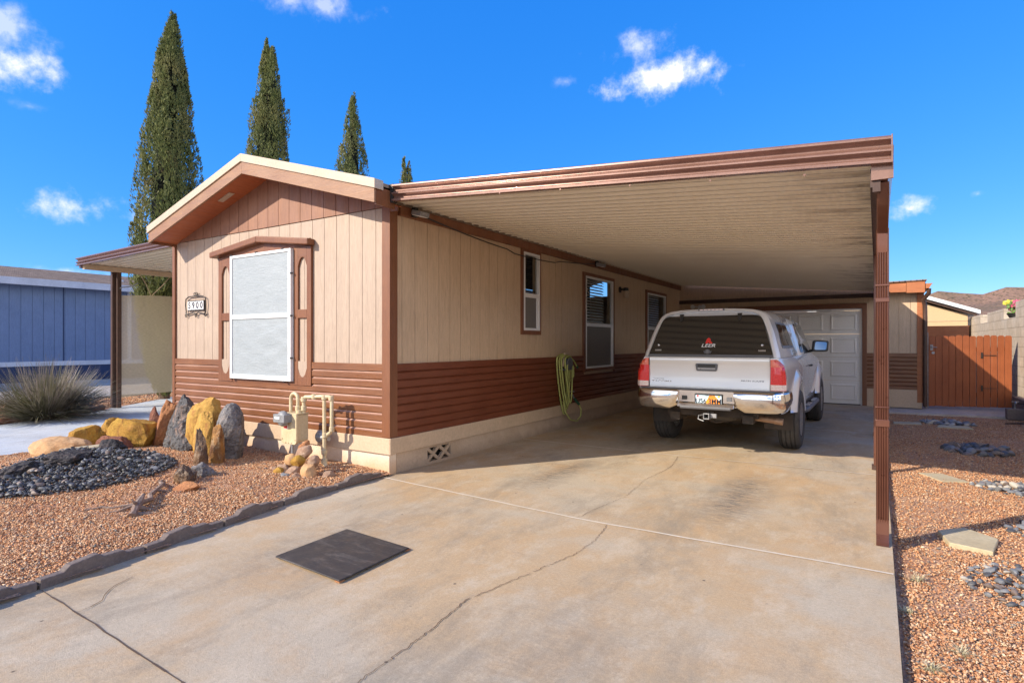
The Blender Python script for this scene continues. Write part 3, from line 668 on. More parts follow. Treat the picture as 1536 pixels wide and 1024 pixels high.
# front window: shutters, pediment, screen
win = MB(); win.box(-7.38, -5.51, HY0-.028, HY0+.0, .88, .93); win.box(-7.06, -5.82, HY0-.026, HY0+.02, .931, 2.56)
fw = win.build('window', M['trim'], house, 'large front window with shutters, pediment and silver sun screen', bevel=.002)
def shutter(x0, x1, z0, z1):
    b = MB(); y0, y1 = HY0-.034, HY0-.001; s = .075; so = .055; mz = 1.72
    xi0, xi1 = x0+s, x1-s
    b.box(x0, xi0, y0, y1, z0, z1); b.box(xi1, x1, y0, y1, z0, z1)
    for lo, hi in ((z0, z0+.10), (mz-.05, mz+.05), (z1-.12, z1)): b.box(xi0, xi1, y0, y1, lo, hi)
    c = .075; w_ = xi1-xi0
    for xa, sx in ((xi0, 1), (xi1, -1)):
        k = w_*.42
        b.prism([(xa, z0+.1), (xa+sx*k, z0+.1), (xa+sx*k*.5, z0+.1+c*.35), (xa, z0+.1+c*1.4)], 'y', y0, y1)
        b.prism([(xa, z1-.12), (xa+sx*k, z1-.12), (xa+sx*k*.5, z1-.12-c*.35), (xa, z1-.12-c*1.4)], 'y', y0, y1)
    return b.build('shutter', M['trim'], fw, bevel=.003)
shutter(-7.38, -7.061, .881, 2.50); shutter(-5.819, -5.51, .881, 2.50)
for xa_, xb_, pp in ((-7.37, -7.07, .135), (-5.81, -5.52, .16)):   # siding seen through the shutter slots
    b = MB(); boards(b, xa_, xb_, pp, 1.16, lambda x: 2.5, lambda pl: b.prism(pl, 'y', HY0-.010, HY0+.02)); b.box(xa_, xb_, HY0-.030, HY0+.02, .93, 1.165); b.build('shutter_panel', M['beige'], fw)
b = MB(); b.prism([(-7.38, 2.505), (-5.54, 2.505), (-5.54, 2.55), (-6.45, 2.66), (-7.38, 2.53)], 'y', HY0-.03, HY0+.0)
b.build('tympanum', M['trim'], fw)
b = MB(); b.prism([(-7.47, 2.50), (-6.45, 2.615), (-6.45, 2.695), (-7.47, 2.575)], 'y', HY0-.11, HY0-.0); b.prism([(-6.45, 2.615), (-5.48, 2.50), (-5.48, 2.575), (-6.45, 2.695)], 'y', HY0-.11, HY0-.0)
b.build('pediment', M['trim'], fw, bevel=.012)
b = MB(); X0, X1, Z0, Z1, Y0, Y1 = -7.055, -5.825, .925, 2.495, HY0-.075, HY0-.03
for q in ((X0, X0+.045, Z0, Z1), (X1-.05, X1, Z0, Z1), (X0+.045, X1-.05, Z0, Z0+.055), (X0+.045, X1-.05, Z1-.035, Z1), (X0+.045, X1-.05, 1.68, 1.735)): b.box(q[0], q[1], Y0, Y1, q[2], q[3])
b.build('frame', M['white'], fw, bevel=.003)
b = MB()   # slightly sagging screen fabric
nx, nz_ = 24, 40
for (za, zb) in ((Z0+.05, 1.685), (1.73, Z1-.03)):
    base = len(b.v)
    for i in range(nx+1):
        for j in range(nz_+1):
            x = X0+.04+(X1-X0-.085)*i/nx; z = za+(zb-za)*j/nz_
            k = .003 if za < 1 else .0008
            dy = k*noise.noise(Vector((x*1.5, 0, z*9+x*3)))+k*noise.noise(Vector((x*1.6+9, 0, z*11-x*3.4)))
            b.v.append((x, Y0+.012+dy, z))
    for i in range(nx):
        for j in range(nz_):
            a = base+i*(nz_+1)+j; b.f.append((a, a+nz_+1, a+nz_+2, a+1))
b.build('screen', M['solar'], fw, smooth=180, fix=False)
for x, z in ((-6.5, Z1+.005), (-7.02, Z1+.005), (X1+.004, 2.2), (X1+.004, 1.7), (X1+.004, 1.2), (-7.02, Z0-.006), (-5.95, Z0-.006), (-5.98, Z1+.005)): b = MB(); b.box(x-.014, x+.014, Y0-.004, Y0+.02, z-.008, z+.008); b.build('screen_clip', M['black'], fw)
# side windows
def side_window(y0, y1, z0, z1, zm, trimw, blind, lab):
    b = MB(); x = HX1
    b.box(x, x+.026, y0-trimw, y0, z0-.06, z1+.06); b.box(x, x+.026, y1, y1+trimw*.8, z0-.06, z1+.06); b.box(x, x+.026, y0, y1, z1, z1+.06)
    if z0 > 1.2: b.box(x, x+.026, y0, y1, z0-.06, z0)
    else: b.box(x, x+.02, y0, y1, z0-.05, z0-.0)
    w = b.build('window', M['trim'], house, lab, bevel=.002)
    b = MB(); f = .035; xa, xb = x-.03, x+.03
    for q in ((y0, y0+f, z0, z1), (y1-f, y1, z0, z1), (y0+f, y1-f, z0, z0+f), (y0+f, y1-f, z1-f, z1), (y0+f, y1-f, zm-.03, zm+.03)): b.box(xa, xb, q[0], q[1], q[2], q[3])
    b.box(x+.0, x+.022, y1-f-.045, y1-f, z0+f, zm-.03); b.build('frame', M['white'], w, bevel=.002)
    b = MB(); b.poly([(x-.01, y0+f, zm+.03), (x-.01, y1-f, zm+.03), (x-.01, y1-f, z1-f), (x-.01, y0+f, z1-f)]); b.build('pane', M['seeglass'], w, 'upper clear pane with blinds behind')
    b = MB(); b.box(x+.006, x+.008, y0+f, y1-f-.045, z0+f, zm-.03); b.build('insect_screen', M['bugscreen'], w)
    b = MB(); b.box(x-.012, x-.008, y0+f, y1-f, z0+f, zm-.03); b.build('pane', M['glass'], w)
    if blind:
        b = MB(); z = z1-.06
        while z > (z0 if blind == 2 else zm-.5):
            mm = Matrix.Translation((x-.038, (y0+y1)/2, z)) @ Matrix.Rotation(.65, 4, 'Y'); b.box(-.026, .026, -(y1-y0)/2+.05, (y1-y0)/2-.05-(.3 if blind == 1 else .2), -.0015, .0015, mm); z -= .052
        b.build('blind', M['white'], w, 'white horizontal slat blind')
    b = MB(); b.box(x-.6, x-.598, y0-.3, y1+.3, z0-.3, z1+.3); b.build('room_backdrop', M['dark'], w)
side_window(*WINS[0], 2.07, .055, 0, 'narrow tall window with brown trim')
side_window(*WINS[1], 1.70, .09, 1, 'wide window with half lowered blinds nearest the hose')
side_window(*WINS[2], 1.70, .09, 1, 'wide window partly behind the pickup truck')
# ------------------------------------------------------------------ carport
def pan_profile(y0, y1, z, t=.012, per=.305):
    """(y, dz) polyline of interlocking pans"""
    pr = []; y = y0
    while y < y1-.01:
        pr += [(y, 0), (y+.112, 0), (y+.114, -.014), (y+.128, -.014), (y+.130, .05), (y+.150, .05), (y+.1515, 0)]; y += per/2
    return [(a, c) for a, c in pr if a <= y1]
def pans(y0, y1, xa, za, xb, zb, parent, label, mt='pan'):
    pr = pan_profile(y0, y1, 0); b = MB()
    for dz, in ((0.,),):
        n = len(pr)
        b.add([(xa, y, za+d_) for y, d_ in pr]+[(xb, y, zb+d_) for y, d_ in pr], [(i, i+1, n+i+1, n+i) for i in range(n-1)])
    o = b.build('roof_pans', M[mt], parent, label, fix=False); sm = o.modifiers.new('sheet', 'SOLIDIFY'); sm.thickness = .004; sm.offset = 1; return o
carport = thing('carport', 'long metal carport roof on brown posts covering the driveway beside the home', 'carport', (-2, 9.5, 0))
pans(4.268, 14.84, -4.24, 2.862, .03, 2.508, carport, 'ribbed cream roof panels with brown water stains')
def cove(z0, z1):
    h = z1-z0; P = [(.0, z1), (-.055, z1), (-.06, z1-.01), (-.058, z1-.022)]
    for k in range(9): a = k/8; P.append((-.052+.034*math.sin(math.pi*a)**1, z1-.022-a*(h*.36)))
    P += [(-.062, z1-.022-h*.38), (-.062, z1-.022-h*.45)]
    for k in range(9): a = k/8; P.append((-.056+.03*math.sin(math.pi*a), z1-.022-h*.45-a*(h*.36)))
    P += [(-.06, z0+.018), (-.06, z0), (.0, z0)]
    return P
def front_gutter(xa, za, xb, zb, yf, h, parent, nm='gutter'):
    prof = cove(0, h); b = MB(); secs = []
    for x, z in ((xa, za), (xb, zb)): secs.append([(x, yf+.06+o, z+q) for o, q in prof])
    b.loft(secs, closed=True, caps=True); return b.build(nm, M['copper'], parent, smooth=40)
gut = front_gutter(-4.10, 2.80, .075, 2.485, 4.21, .165, carport)
b = MB(); b.box(-4.15, -4.10, 4.23, 4.29, 2.79, 2.975); b.build('end_cap', M['black'], gut)
b = MB(); b.box(.076, .084, 4.20, 4.275, 2.48, 2.655); b.build('end_cap', M['copper'], gut, bevel=.003)
b = MB()   # side gutter along the low edge
prof = [(-.02, 2.40), (.06, 2.40), (.085, 2.44), (.09, 2.60), (.078, 2.60), (.075, 2.45), (-.02, 2.46)]
b.prism([(x, z) for x, z in prof], 'y', 4.275, 14.84); b.box(-.03, .088, 4.262, 4.2745, 2.40, 2.605); b.build('side_gutter', M['copper'], carport, smooth=30)
b = MB(); b.box(-.035, -.022, 4.28, 14.84, 2.36, 2.475); b.box(-.022, .02, 4.28, 14.84, 2.33, 2.398); b.build('beam', M['darkpost'], carport)
for i in range(7): b = MB(); x = -4.2+.6*i+.2; z = 2.862-.387*(x+4.24)/4.27; b.lathe([(.007, 0), (.007, .006), (0, .008)], (x, 4.207, z-.035), 'y', 8); b.build('screw', M['copper'], gut)
posts = [7.42, 10.1, 12.75]
b = MB(); b.box(.0, .06, 4.80, 4.86, 0, 2.34); b.build('post', M['darkpost'], carport, 'slim dark post behind the downspout')
for y in posts:
    b = MB(); b.box(-.028, .035, y-.035, y+.035, 0, 2.34)
    p = b.build('post', M['copper2'] if y == 7.42 else M['darkpost'], carport, bevel=.004)
    b = MB(); b.box(-.045, .052, y-.05, y+.05, .004, .05); b.build('foot_bracket', M['darkpost'], p)
# fluted downspout in front of the first post
def flute(cx, cy, z0, z1, hx=.035, hy=.034):
    pts = []; n = 5
    for (xa, ya), (xb, yb) in (((-hx, -hy), (hx, -hy)), ((hx, -hy), (hx, hy)), ((hx, hy), (-hx, hy)), ((-hx, hy), (-hx, -hy))):
        nx, ny = (yb-ya), -(xb-xa); l = math.hypot(nx, ny); nx, ny = nx/l, ny/l
        for k in range(n):
            t0 = (k+.12)/n; t1 = (k+.5)/n; t2 = (k+.88)/n
            for t, o in ((k/n+.02, -.006), (t0+.03, 0.), (t1, .003), (t2-.0, 0.)): pts.append((cx+xa+(xb-xa)*t+nx*o, cy+ya+(yb-ya)*t+ny*o))
    b = MB(); b.prism(pts, 'z', z0, z1); return b
ds = flute(.034, 4.755, .05, 2.17).build('downspout', M['copper2'], carport, 'fluted copper brown downspout at the front corner', smooth=35)
def band(z0, z1, e=.003, par=ds):
    b = MB(); b.box(.034-.038-e, .034+.038+e, 4.755-.038-e, 4.755+.038+e, z0, z1); b.build('strap', M['copper2'], par, bevel=.004)
band(.80, .85); band(1.66, 1.69); band(1.77, 1.785); band(.93, .94)
b = MB(); secs = []
for y, z, a in ((4.36, 2.40, .1), (4.38, 2.34, .3), (4.50, 2.27, 1.0), (4.66, 2.21, 1.0), (4.745, 2.15, .4), (4.755, 2.0, 0)):
    secs.append([(.034+sx*.034, y+sy*.036*math.cos(a), z+sy*.036*math.sin(a)) for sx, sy in ((-1, -1), (1, -1), (1, 1), (-1, 1))])
b.loft(secs, closed=True, caps=True); b.build('elbow', M['copper2'], ds, smooth=50, bevel=.004)
b = MB(); secs = [[(.034+sx*.037, 4.755-.034+o+sy*.03, z) for sx, sy in ((-1, -1), (1, -1), (1, 1), (-1, 1))] for z, o in ((.16, .03), (.06, .02), (.02, -.03), (.004, -.06))]
b.loft(secs, closed=True, caps=True); b.build('shoe', M['copper2'], ds)
# ------------------------------------------------------------------ awning on the left side of the home
awn = thing('side_awning', 'smaller metal patio awning on the left side of the home', 'awning', (-11, 6, 0))
pans(5.05, 13.5, HX0-.02, 3.03, -13.3, 2.94, awn, 'ribbed cream awning underside', 'pan_awning')
front_gutter(HX0-.03, 2.98, -13.36, 2.90, 4.96, .15, awn)
b = MB(); b.box(-13.38, -13.29, 5.03, 13.5, 2.86, 2.99); b.build('side_gutter', M['copper'], awn, bevel=.004)
b = MB(); b.box(-13.25, -13.16, 5.04, 13.5, 2.83, 2.93); b.build('beam', M['skirt'], awn)
for y in (5.62, 9.4, 13.2):
    b = MB(); b.box(-13.37, -13.29, y-.04, y+.04, -.1, 2.87); b.box(-13.285, -13.21, y+.02, y+.10, -.1, 2.83); b.build('post', M['darkpost'], awn, bevel=.004)
b = MB(); b.tube([(-13.26, 5.66, 2.45), (-13.2, 5.7, 2.52), (-13.1, 5.85, 2.55), (-13.02, 5.95, 2.62)], .012, 6); b.build('bracket', M['castgrey'], awn)
cl = MB(); nx, nz_ = 30, 24
for i in range(nx+1):
    for j in range(nz_+1):
        y = 5.72+4.3*i/nx; z = .26+2.12*j/nz_; cl.v.append((-13.25+.03*noise.noise(Vector((0, y*1.3, z*.7)))+.01*noise.noise(Vector((3, y*4, z*2))), y, z+.03*math.sin(y*2.1)))
for i in range(nx):
    for j in range(nz_):
        a = i*(nz_+1)+j; cl.f.append((a, a+nz_+1, a+nz_+2, a+1))
o = cl.build('shade_cloth', M['shade'], smooth=180, fix=False); tag(o, 'see-through tan shade cloth hung below the left awning', 'shade cloth')
for y, y2 in ((6.3, 6.05), (6.32, 6.7), (7.2, 6.85)):
    b = MB(); b.tube([(-13.24, y, 2.40), (-13.2, (y+y2)/2+.01, 2.63), (-13.2, y2, 2.86)], .007, 5); b.build('tie_cord', M['skirt'], o)
# ------------------------------------------------------------------ garage
gar = thing('garage', 'tan and brown garage closing the far end of the carport', 'garage', (-1.7, 15.5, 0)); GY = 14.85; GX1 = .82
b = MB(); boards(b, HX1, GX1, .205, 1.157, lambda x: 2.62, lambda pl: b.prism(pl, 'y', GY, GY+.02), [(-3.09, -.21, 0, 2.27)], first=-4.11)
b.build('siding', M['beige_side'], gar)
for a, c in ((HX1, -3.1), (-.19, GX1)): b = MB(); lap(b, a, c, .383, 1.157, 8, lambda pr, p, q: b.prism([(GY-o, z) for o, z in pr], 'x', p, q)); b.build('lap_siding', M['brown'], gar)
b = MB(); b.prism([(HX1-.1, 2.55), (.06, 2.55), (.06, 2.60), (HX1-.1, 2.99)], 'y', GY-.002, GY+.12); b.build('gable_filler', M['beige_side'], gar)
b = MB(); b.box(HX1, -2.98, GY+.021, GY+.12, 0, 2.8); b.box(-.27, GX1-.01, GY+.021, GY+.12, 0, 2.6); b.box(-2.98, -.27, GY+.021, GY+.12, 2.14, 2.6)
b.box(GX1-.1, GX1-.01, GY+.121, 20, 0, 2.6); b.build('wall', M['beige_side'], gar)
for a, c in ((HX1, -3.1), (-.19, GX1-.02)): b = MB(); b.box(a, c, GY-.03, GY+.0, .0, .383); b.build('skirting_board', M['skirt'], gar, bevel=.003)
b = MB(); b.box(-3.10, -2.98, GY-.04, GY+.02, 0, 2.14); b.box(-.27, -.18, GY-.04, GY+.02, 0, 2.14); b.box(-3.10, -.18, GY-.04, GY+.02, 2.14, 2.25); b.build('door_trim', M['trim'], gar, bevel=.003)
b = MB(); b.box(HX1, .1, GY-.035, GY-.005, 2.37, 2.46); b.build('header_board', M['darkpost'], gar)
b = MB(); b.box(GX1-.10, GX1+.02, GY-.035, GY+.02, .12, 2.45); b.box(GX1+.0, GX1+.02, GY+.021, GY+.1, .12, 2.45); b.build('corner_trim', M['orange'], gar, bevel=.003)
b = MB(); b.box(.12, .52, GY-.30, GY-.27, 2.44, 2.64); b.box(.525, GX1+.02, GY-.31, GY-.27, 2.42, 2.655); b.box(GX1+.0, GX1+.03, GY-.269, 20, 2.44, 2.64); b.build('fascia', M['orange'], gar, bevel=.003)
b = MB(); b.prism([(.10, 2.645), (GX1+.05, 2.665), (GX1+.05, 2.685), (.10, 2.668)], 'y', GY-.34, 20); b.box(HX1+.3, .09, GY+.1, 20, 2.65, 2.70); b.box(.12, GX1, GY-.268, GY, 2.50, 2.53); b.build('roof', M['shingle'], gar)
b = MB(); b.prism([(GX1+.031, 2.50), (GX1+.09, 2.50), (GX1+.13, 2.58), (GX1+.15, 2.60), (GX1+.031, 2.60)], 'y', GY-.32, 20); gg = b.build('gutter', M['orange'], gar)
b = MB(); b.tube([(GX1+.09, GY-.25, 2.50), (GX1+.085, GY-.24, 2.40), (GX1+.0, GY-.12, 2.28), (GX1+.03, GY-.09, 2.16), (GX1+.035, GY-.085, 1.9), (GX1+.035, GY-.085, 0.05)], .042, 10); b.build('downspout', M['darkpost'], gg, smooth=50)
# sectional door
b = MB(); dx0, dx1 = -2.98, -.27; b.box(dx0, dx0+.03, GY-.005, GY+.02, 0, 2.14); b.box(dx1-.03, dx1, GY-.005, GY+.02, 0, 2.14); b.box(dx0+.03, dx1-.03, GY-.005, GY+.02, 2.10, 2.14)
gd = b.build('garage_door', M['white'], gar, 'white four by four panel garage door')
for r in range(4):
    b = MB(); z0 = .02+r*.52; z1 = z0+.514; xa, xb = dx0+.032, dx1-.032; b.box(xa, xb, GY+.03, GY+.05, z0, z1)
    pw = (xb-xa)/4
    for k in range(4):
        px0, px1 = xa+k*pw+.07, xa+(k+1)*pw-.07; pz0, pz1 = z0+.075, z1-.075
        # raised panel with sloping sides in a sunk border
        fr = [(px0, pz0), (px1, pz0), (px1, pz1), (px0, pz1)]; 
        s1 = [(x, GY+.029, z) for x, z in fr]; i_ = .018; s2 = [(x+(i_ if x == px0 else -i_), GY+.040-.022, z+(i_ if z == pz0 else -i_)) for x, z in fr]
        j_ = .04; s3 = [(x+(j_ if x == px0 else -j_), GY+.016, z+(j_ if z == pz0 else -j_)) for x, z in fr]
        k_ = .052; s4 = [(x+(k_ if x == px0 else -k_), GY+.026, z+(k_ if z == pz0 else -k_)) for x, z in fr]
        b.loft([s1, s2, s3, s4], closed=True); b.poly(s4)
    b.build('door_section', M['door'], gd)
b = MB(); b.box(dx0, dx1, GY+.02, GY+.05, 0, .018); b.build('door_seal', M['black'], gd)
# ------------------------------------------------------------------ gate, fences, block wall, neighbours
gate = thing('wooden_gate', 'dog-eared stained wooden gate between garage and block wall', 'gate', (1.6, 15.1, 0))
ga, gb = Vector((.93, 14.98)), Vector((2.34, 15.40)); gt = (gb-ga).normalized(); gn = Vector((-gt.y, gt.x)); gang = math.atan2(gt.y, gt.x)
rr = random.Random(4); N = 12; wl_ = (gb-ga).length/N
for i in range(N):
    o = wl_*i; wdt = wl_-.006-(rr.random()*.006); h = 1.53+rr.uniform(-.012, .015); zb = .04+rr.uniform(0, .015)
    mm = Matrix.Translation((ga.x+gt.x*o, ga.y+gt.y*o, 0)) @ Matrix.Rotation(gang, 4, 'Z')
    b = MB(); e = .025
    b.prism([(0, zb), (wdt, zb), (wdt, h-e), (wdt-e, h), (e, h), (0, h-e)], 'y', rr.uniform(-.004, .004), .02, mm); b.build('board', M['fence'], gate, bevel=.002)
b = MB(); mm = Matrix.Translation((ga.x, ga.y, 0)) @ Matrix.Rotation(gang, 4, 'Z'); Lg = (gb-ga).length
b.box(0, Lg, .022, .06, .25, .34, mm); b.build('rail', M['fence'], gate); b = MB(); b.box(0, Lg, .022, .06, 1.2, 1.29, mm); b.build('rail', M['fence'], gate)
b = MB(); b.box(-.06, -.012, -.01, .06, 0, 1.6, mm); b.build('hinge_post', M['castgrey'], gate)
b = MB(); b.box(.02, .07, -.02, -.006, 1.22, 1.34, mm); b.tube([mm @ Vector(p) for p in ((.04, -.02, 1.29), (.04, -.05, 1.29), (.13, -.055, 1.285))], .009, 8); b.build('handle', M['castgrey'], gate, 'steel lever handle')
b = MB(); b.lathe([(.028, 0), (.028, .02), (0, .022)], mm @ Vector((.07, -.03, 1.17)), 'y', 12); b.build('deadbolt', M['castgrey'], gate)
for z in (.44, 1.12): b = MB(); b.box(wl_*7+.1, wl_*7+.34, -.012, -.006, z-.006, z+.006, mm); b.box(wl_*7+.07, wl_*7+.10, -.016, -.006, z-.06, z+.06, mm); b.build('hinge', M['black'], gate)
b = MB()
for i in range(8): b.box(.86+i*.12, .86+i*.12+.119, 17.0+(i%2)*.004, 17.02, 0, 1.78)
o = b.build('wooden_fence', M['orange']); tag(o, 'plain orange brown board fence behind the gate', 'fence')
# block wall with merlons
bw = MB(); WX = 2.45
bw.box(WX, WX+.2, 6.0, 15.78, -.1, 2.24); bw.box(WX, WX+.2, 15.78, 34, -.1, 1.92)
for y0, y1 in ((17.1, 19.4), (20.6, 22.6), (24, 26.4), (28.2, 31)): bw.box(WX+.001, WX+.199, y0, y1, 1.92, 2.16)
o = bw.build('block_wall', M['block'], bevel=.006); tag(o, 'stepped concrete block wall right of the wooden gate', 'wall')
b = MB(); b.box(WX-.13, WX-.002, 12.0, 15.3, -.1, .30); o = b.build('retaining_blocks', M['edging'], bevel=.01); tag(o, 'low course of darker blocks along the foot of the block wall', 'low wall')
fp = thing('flower_basket', 'basket of red and yellow flowers standing on the block wall', 'flowers', (2.55, 16.4, 1.92))
b = MB(); b.lathe([(.0, 1.92), (.11, 1.925), (.16, 2.02), (.15, 2.02)], (2.55, 16.4, 0), n=16); b.build('pot', M['black'], fp)
def petals(name, cmat, n, c, rx, ry, rz_, sz, seed, lab):
    rr = random.Random(seed); b = MB()
    for _ in range(n):
        while True:
            p = Vector((rr.uniform(-1, 1), rr.uniform(-1, 1), rr.uniform(-1, 1)))
            if p.length < 1: break
        p = Vector((c[0]+p.x*rx, c[1]+p.y*ry, c[2]+p.z*rz_)); e = Euler((rr.uniform(0, 6), rr.uniform(0, 6), 0)).to_matrix()
        b.poly([p+e @ Vector(q)*sz for q in ((-1, 0, 0), (0, -.8, .2), (1, 0, 0), (0, .8, .2))])
    return b.build(name, cmat, fp, lab, fix=False)
M['pred'] = pmat('red petals', (.50, .03, .08), (.62, .16, .28), 20, .6, bump=0); M['pyel'] = pmat('yellow petals', (.72, .55, .05), (.5, .5, .06), 20, .6, bump=0); M['pgreen'] = pmat('green leaves', (.08, .16, .03), (.12, .22, .04), 20, .6, bump=0)
petals('blossoms', M['pred'], 90, (2.57, 16.3, 2.17), .13, .28, .15, .035, 1, 'red and pink blossoms'); petals('blossoms', M['pyel'], 45, (2.5, 16.85, 2.27), .1, .22, .07, .035, 2, 'yellow blossoms'); petals('leaves', M['pgreen'], 130, (2.55, 16.5, 2.13), .13, .36, .17, .035, 3, None)
# yellow neighbour with a white roof edge
nb = thing('neighbour_house', 'yellow tan neighbouring building with a white sloping roof edge behind the gate', 'house', (0, 24, 0))
b = MB(); b.prism([(-2.2, 0), (2.35, 0), (2.35, 2.22), (.2, 3.02), (-2.2, 2.12)], 'y', 22.3, 34); b.build('wall', M['yellowwall'], nb)
b = MB(); b.prism([(.2, 3.16), (2.62, 2.25), (2.62, 2.36), (.2, 3.27)], 'y', 22, 34.2); b.prism([(-2.5, 2.15), (.2, 3.16), (.2, 3.27), (-2.5, 2.26)], 'y', 22, 34.2); b.build('roof', M['white'], nb)
b = MB(); b.prism([(.2, 3.08), (2.55, 2.20), (2.55, 2.25), (.2, 3.15)], 'y', 22.1, 22.3); b.build('soffit', M['darkpost'], nb)
b = MB(); b.box(-2.2, 2.35, 22.285, 22.299, 2.05, 2.065); b.build('siding_joint', M['skirt'], nb)
# blue neighbour
bh = thing('blue_house', 'long blue manufactured home with white trim and brown shingle roof on the left', 'house', (-28, 6, 0)); BX = -25
b = MB(); boards(b, -8, 17, .32, .72, lambda y: 3.46, lambda pl: b.prism(pl, 'x', BX-.02, BX), [(12.06, 12.9, 2.92, 3.3)], gap=.012); b.build('siding', M['blue'], bh)
b = MB(); b.box(BX-8, BX-.021, -7.98, 16.98, .1, 3.45); b.build('wall', M['blue'], bh)
b = MB(); b.box(BX-.02, BX+.03, -8, 17, .56, .72); b.box(BX, BX+.03, 11.02, 11.17, .72, 3.46); b.box(BX, BX+.03, 16.85, 17, .72, 3.46); b.build('white_trim', M['bluewhite'], bh)
b = MB(); b.box(BX, BX+.012, 8.9, 8.93, .72, 3.46); b.build('panel_joint', M['blueskirt'], bh)
b = MB(); b.box(BX-.1, BX+.005, -8, 17, -.1, .56); b.build('skirting', M['blueskirt'], bh)
b = MB(); b.prism([(BX+.45, 3.60), (BX-4, 4.40), (BX-8.5, 3.60), (BX-8.5, 3.54), (BX-4, 4.34), (BX+.45, 3.54)], 'y', -8.4, 17.4); rf = b.build('roof', M['shingle'], bh)
b = MB(); b.box(BX+.43, BX+.46, -8.4, 17.4, 3.36, 3.60); b.box(BX, BX+.43, -8.4, 17.4, 3.44, 3.47); b.build('eave_trim', M['bluewhite'], rf)
b = MB(); b.lathe([(.11, 3.6), (.11, 3.95), (.0, 3.96)], (BX-1.2, 11.3, 0), n=14); b.lathe([(.16, 3.7), (.16, 3.78)], (BX-1.2, 11.3, 0), n=14); b.build('vent_pipe', M['white'], rf, smooth=40)
b = MB(); b.lathe([(.2, 3.8), (.2, 4.05), (.3, 4.06), (.3, 4.2), (.0, 4.25)], (BX-1.3, 12.9, 0), n=14); b.build('roof_vent', M['blueskirt'], rf, smooth=40)
w = MB(); w.box(BX-.01, BX+.04, 11.98, 12.08, 2.84, 3.38); w.box(BX-.01, BX+.04, 12.88, 12.98, 2.84, 3.38); w.box(BX-.01, BX+.04, 12.08, 12.88, 2.84, 2.93); w.box(BX-.01, BX+.04, 12.08, 12.88, 3.29, 3.38); w = w.build('window', M['bluewhite'], bh, 'small white framed window high on the wall')
b = MB(); b.box(BX-.015, BX-.005, 12.08, 12.88, 2.93, 3.29); b.build('pane', M['glass'], w)
# ------------------------------------------------------------------ pickup truck (local: y forward from the rear bumper, x right)
def m_paint():
    t = NT('silver car paint'); fl = t.noise(900, 2)
    base = t.mix(t.ramp(t.noise(1.4, 4), [(.4, 0.), (.6, 1.)]), (.74, .745, .75), (.71, .715, .72))
    t.set(color=base, metal=.22, rough=.27, coat=.7); return t.m
M['paint'] = m_paint()
M['chrome'] = pmat('chrome', (.80, .78, .75), (.72, .69, .66), 4, .1, 1., grain=.05, bump=.06, bsc=6, bdist=.01, rvar=.04)
M['hatchglass'] = pmat('smoked hatch glass', (.022, .022, .021), None, 3, .07, grain=0, bump=.03, bsc=3, rvar=.03, spec=.9)
M['tyre'] = pmat('tyre rubber', (.040, .038, .036), (.075, .065, .055), 6, .75, grain=.3, gsc=30, bump=.3, bsc=60)
M['alloy'] = pmat('alloy wheel', (.55, .55, .56), None, 4, .3, .9, bump=.05)
M['under'] = pmat('dirty black underbody', (.03, .026, .023), (.07, .05, .035), 6, .8, bump=.3)
M['rust'] = pmat('rusty exhaust', (.42, .27, .17), (.26, .14, .085), 8, .55, .4, bump=.4, bsc=30)
def m_lens(n, c):
    t = NT(n); v = t.noise(60, 1, .5, t.coord((1, 1, 2.5)))
    t.set(color=t.mix(t.ramp(v, [(.4, 0.), (.6, .35)]), c, tuple(min(1, x*1.9+.05) for x in c)), rough=.12, coat=.6, normal=t.bump(v, .3, .003)); return t.m
M['lred'] = m_lens('red lens', (.62, .008, .008)); M['lamber'] = m_lens('amber pink lens', (.70, .13, .07)); M['lclear'] = m_lens('clear lens', (.72, .55, .50))
M['mirror'] = pmat('tinted mirror', (.22, .26, .32), None, 3, .06, 1., grain=0, bump=0, rvar=.02)
M['satin'] = pmat('satin grey plastic', (.13, .135, .15), (.10, .10, .11), 5, .45, bump=.2, bsc=200)
M['decalw'] = pmat('white lettering', (.82, .82, .82), None, 5, .5, bump=0, grain=0); M['decalr'] = pmat('red mark', (.75, .03, .02), None, 5, .5, bump=0, grain=0)
M['badge'] = pmat('chrome badge', (.34, .33, .31), (.5, .48, .45), 30, .25, .8, bump=0); M['badged'] = pmat('dark lettering', (.06, .06, .065), None, 5, .4, bump=0)
TO = (-1.755, 7.13, 0)
truck = thing('pickup_truck', 'silver pickup truck with camper shell parked nose-in under the carport', 'pickup truck', TO)
def B(b, name, mat, parent=None, **k): return b.build(name, mat, parent or truck, local=True, **k)
for _n in [truck.name]: pass
ORI[truck.name] = Vector(TO)
def hw(z, y):
    w = float(np.interp(z, [.40, .5, .6, .75, .90, 1.0, 1.08, 1.15, 1.20], [.80, .845, .868, .882, .885, .880, .866, .845, .825]))
    w *= float(np.interp(y, [.08, .14, .25, .6, 4.6, 5.0, 5.25], [.955, .985, .995, 1, 1, .97, .90])); return w
AX = (1.2, 4.44); AR = .455; AZ = .40
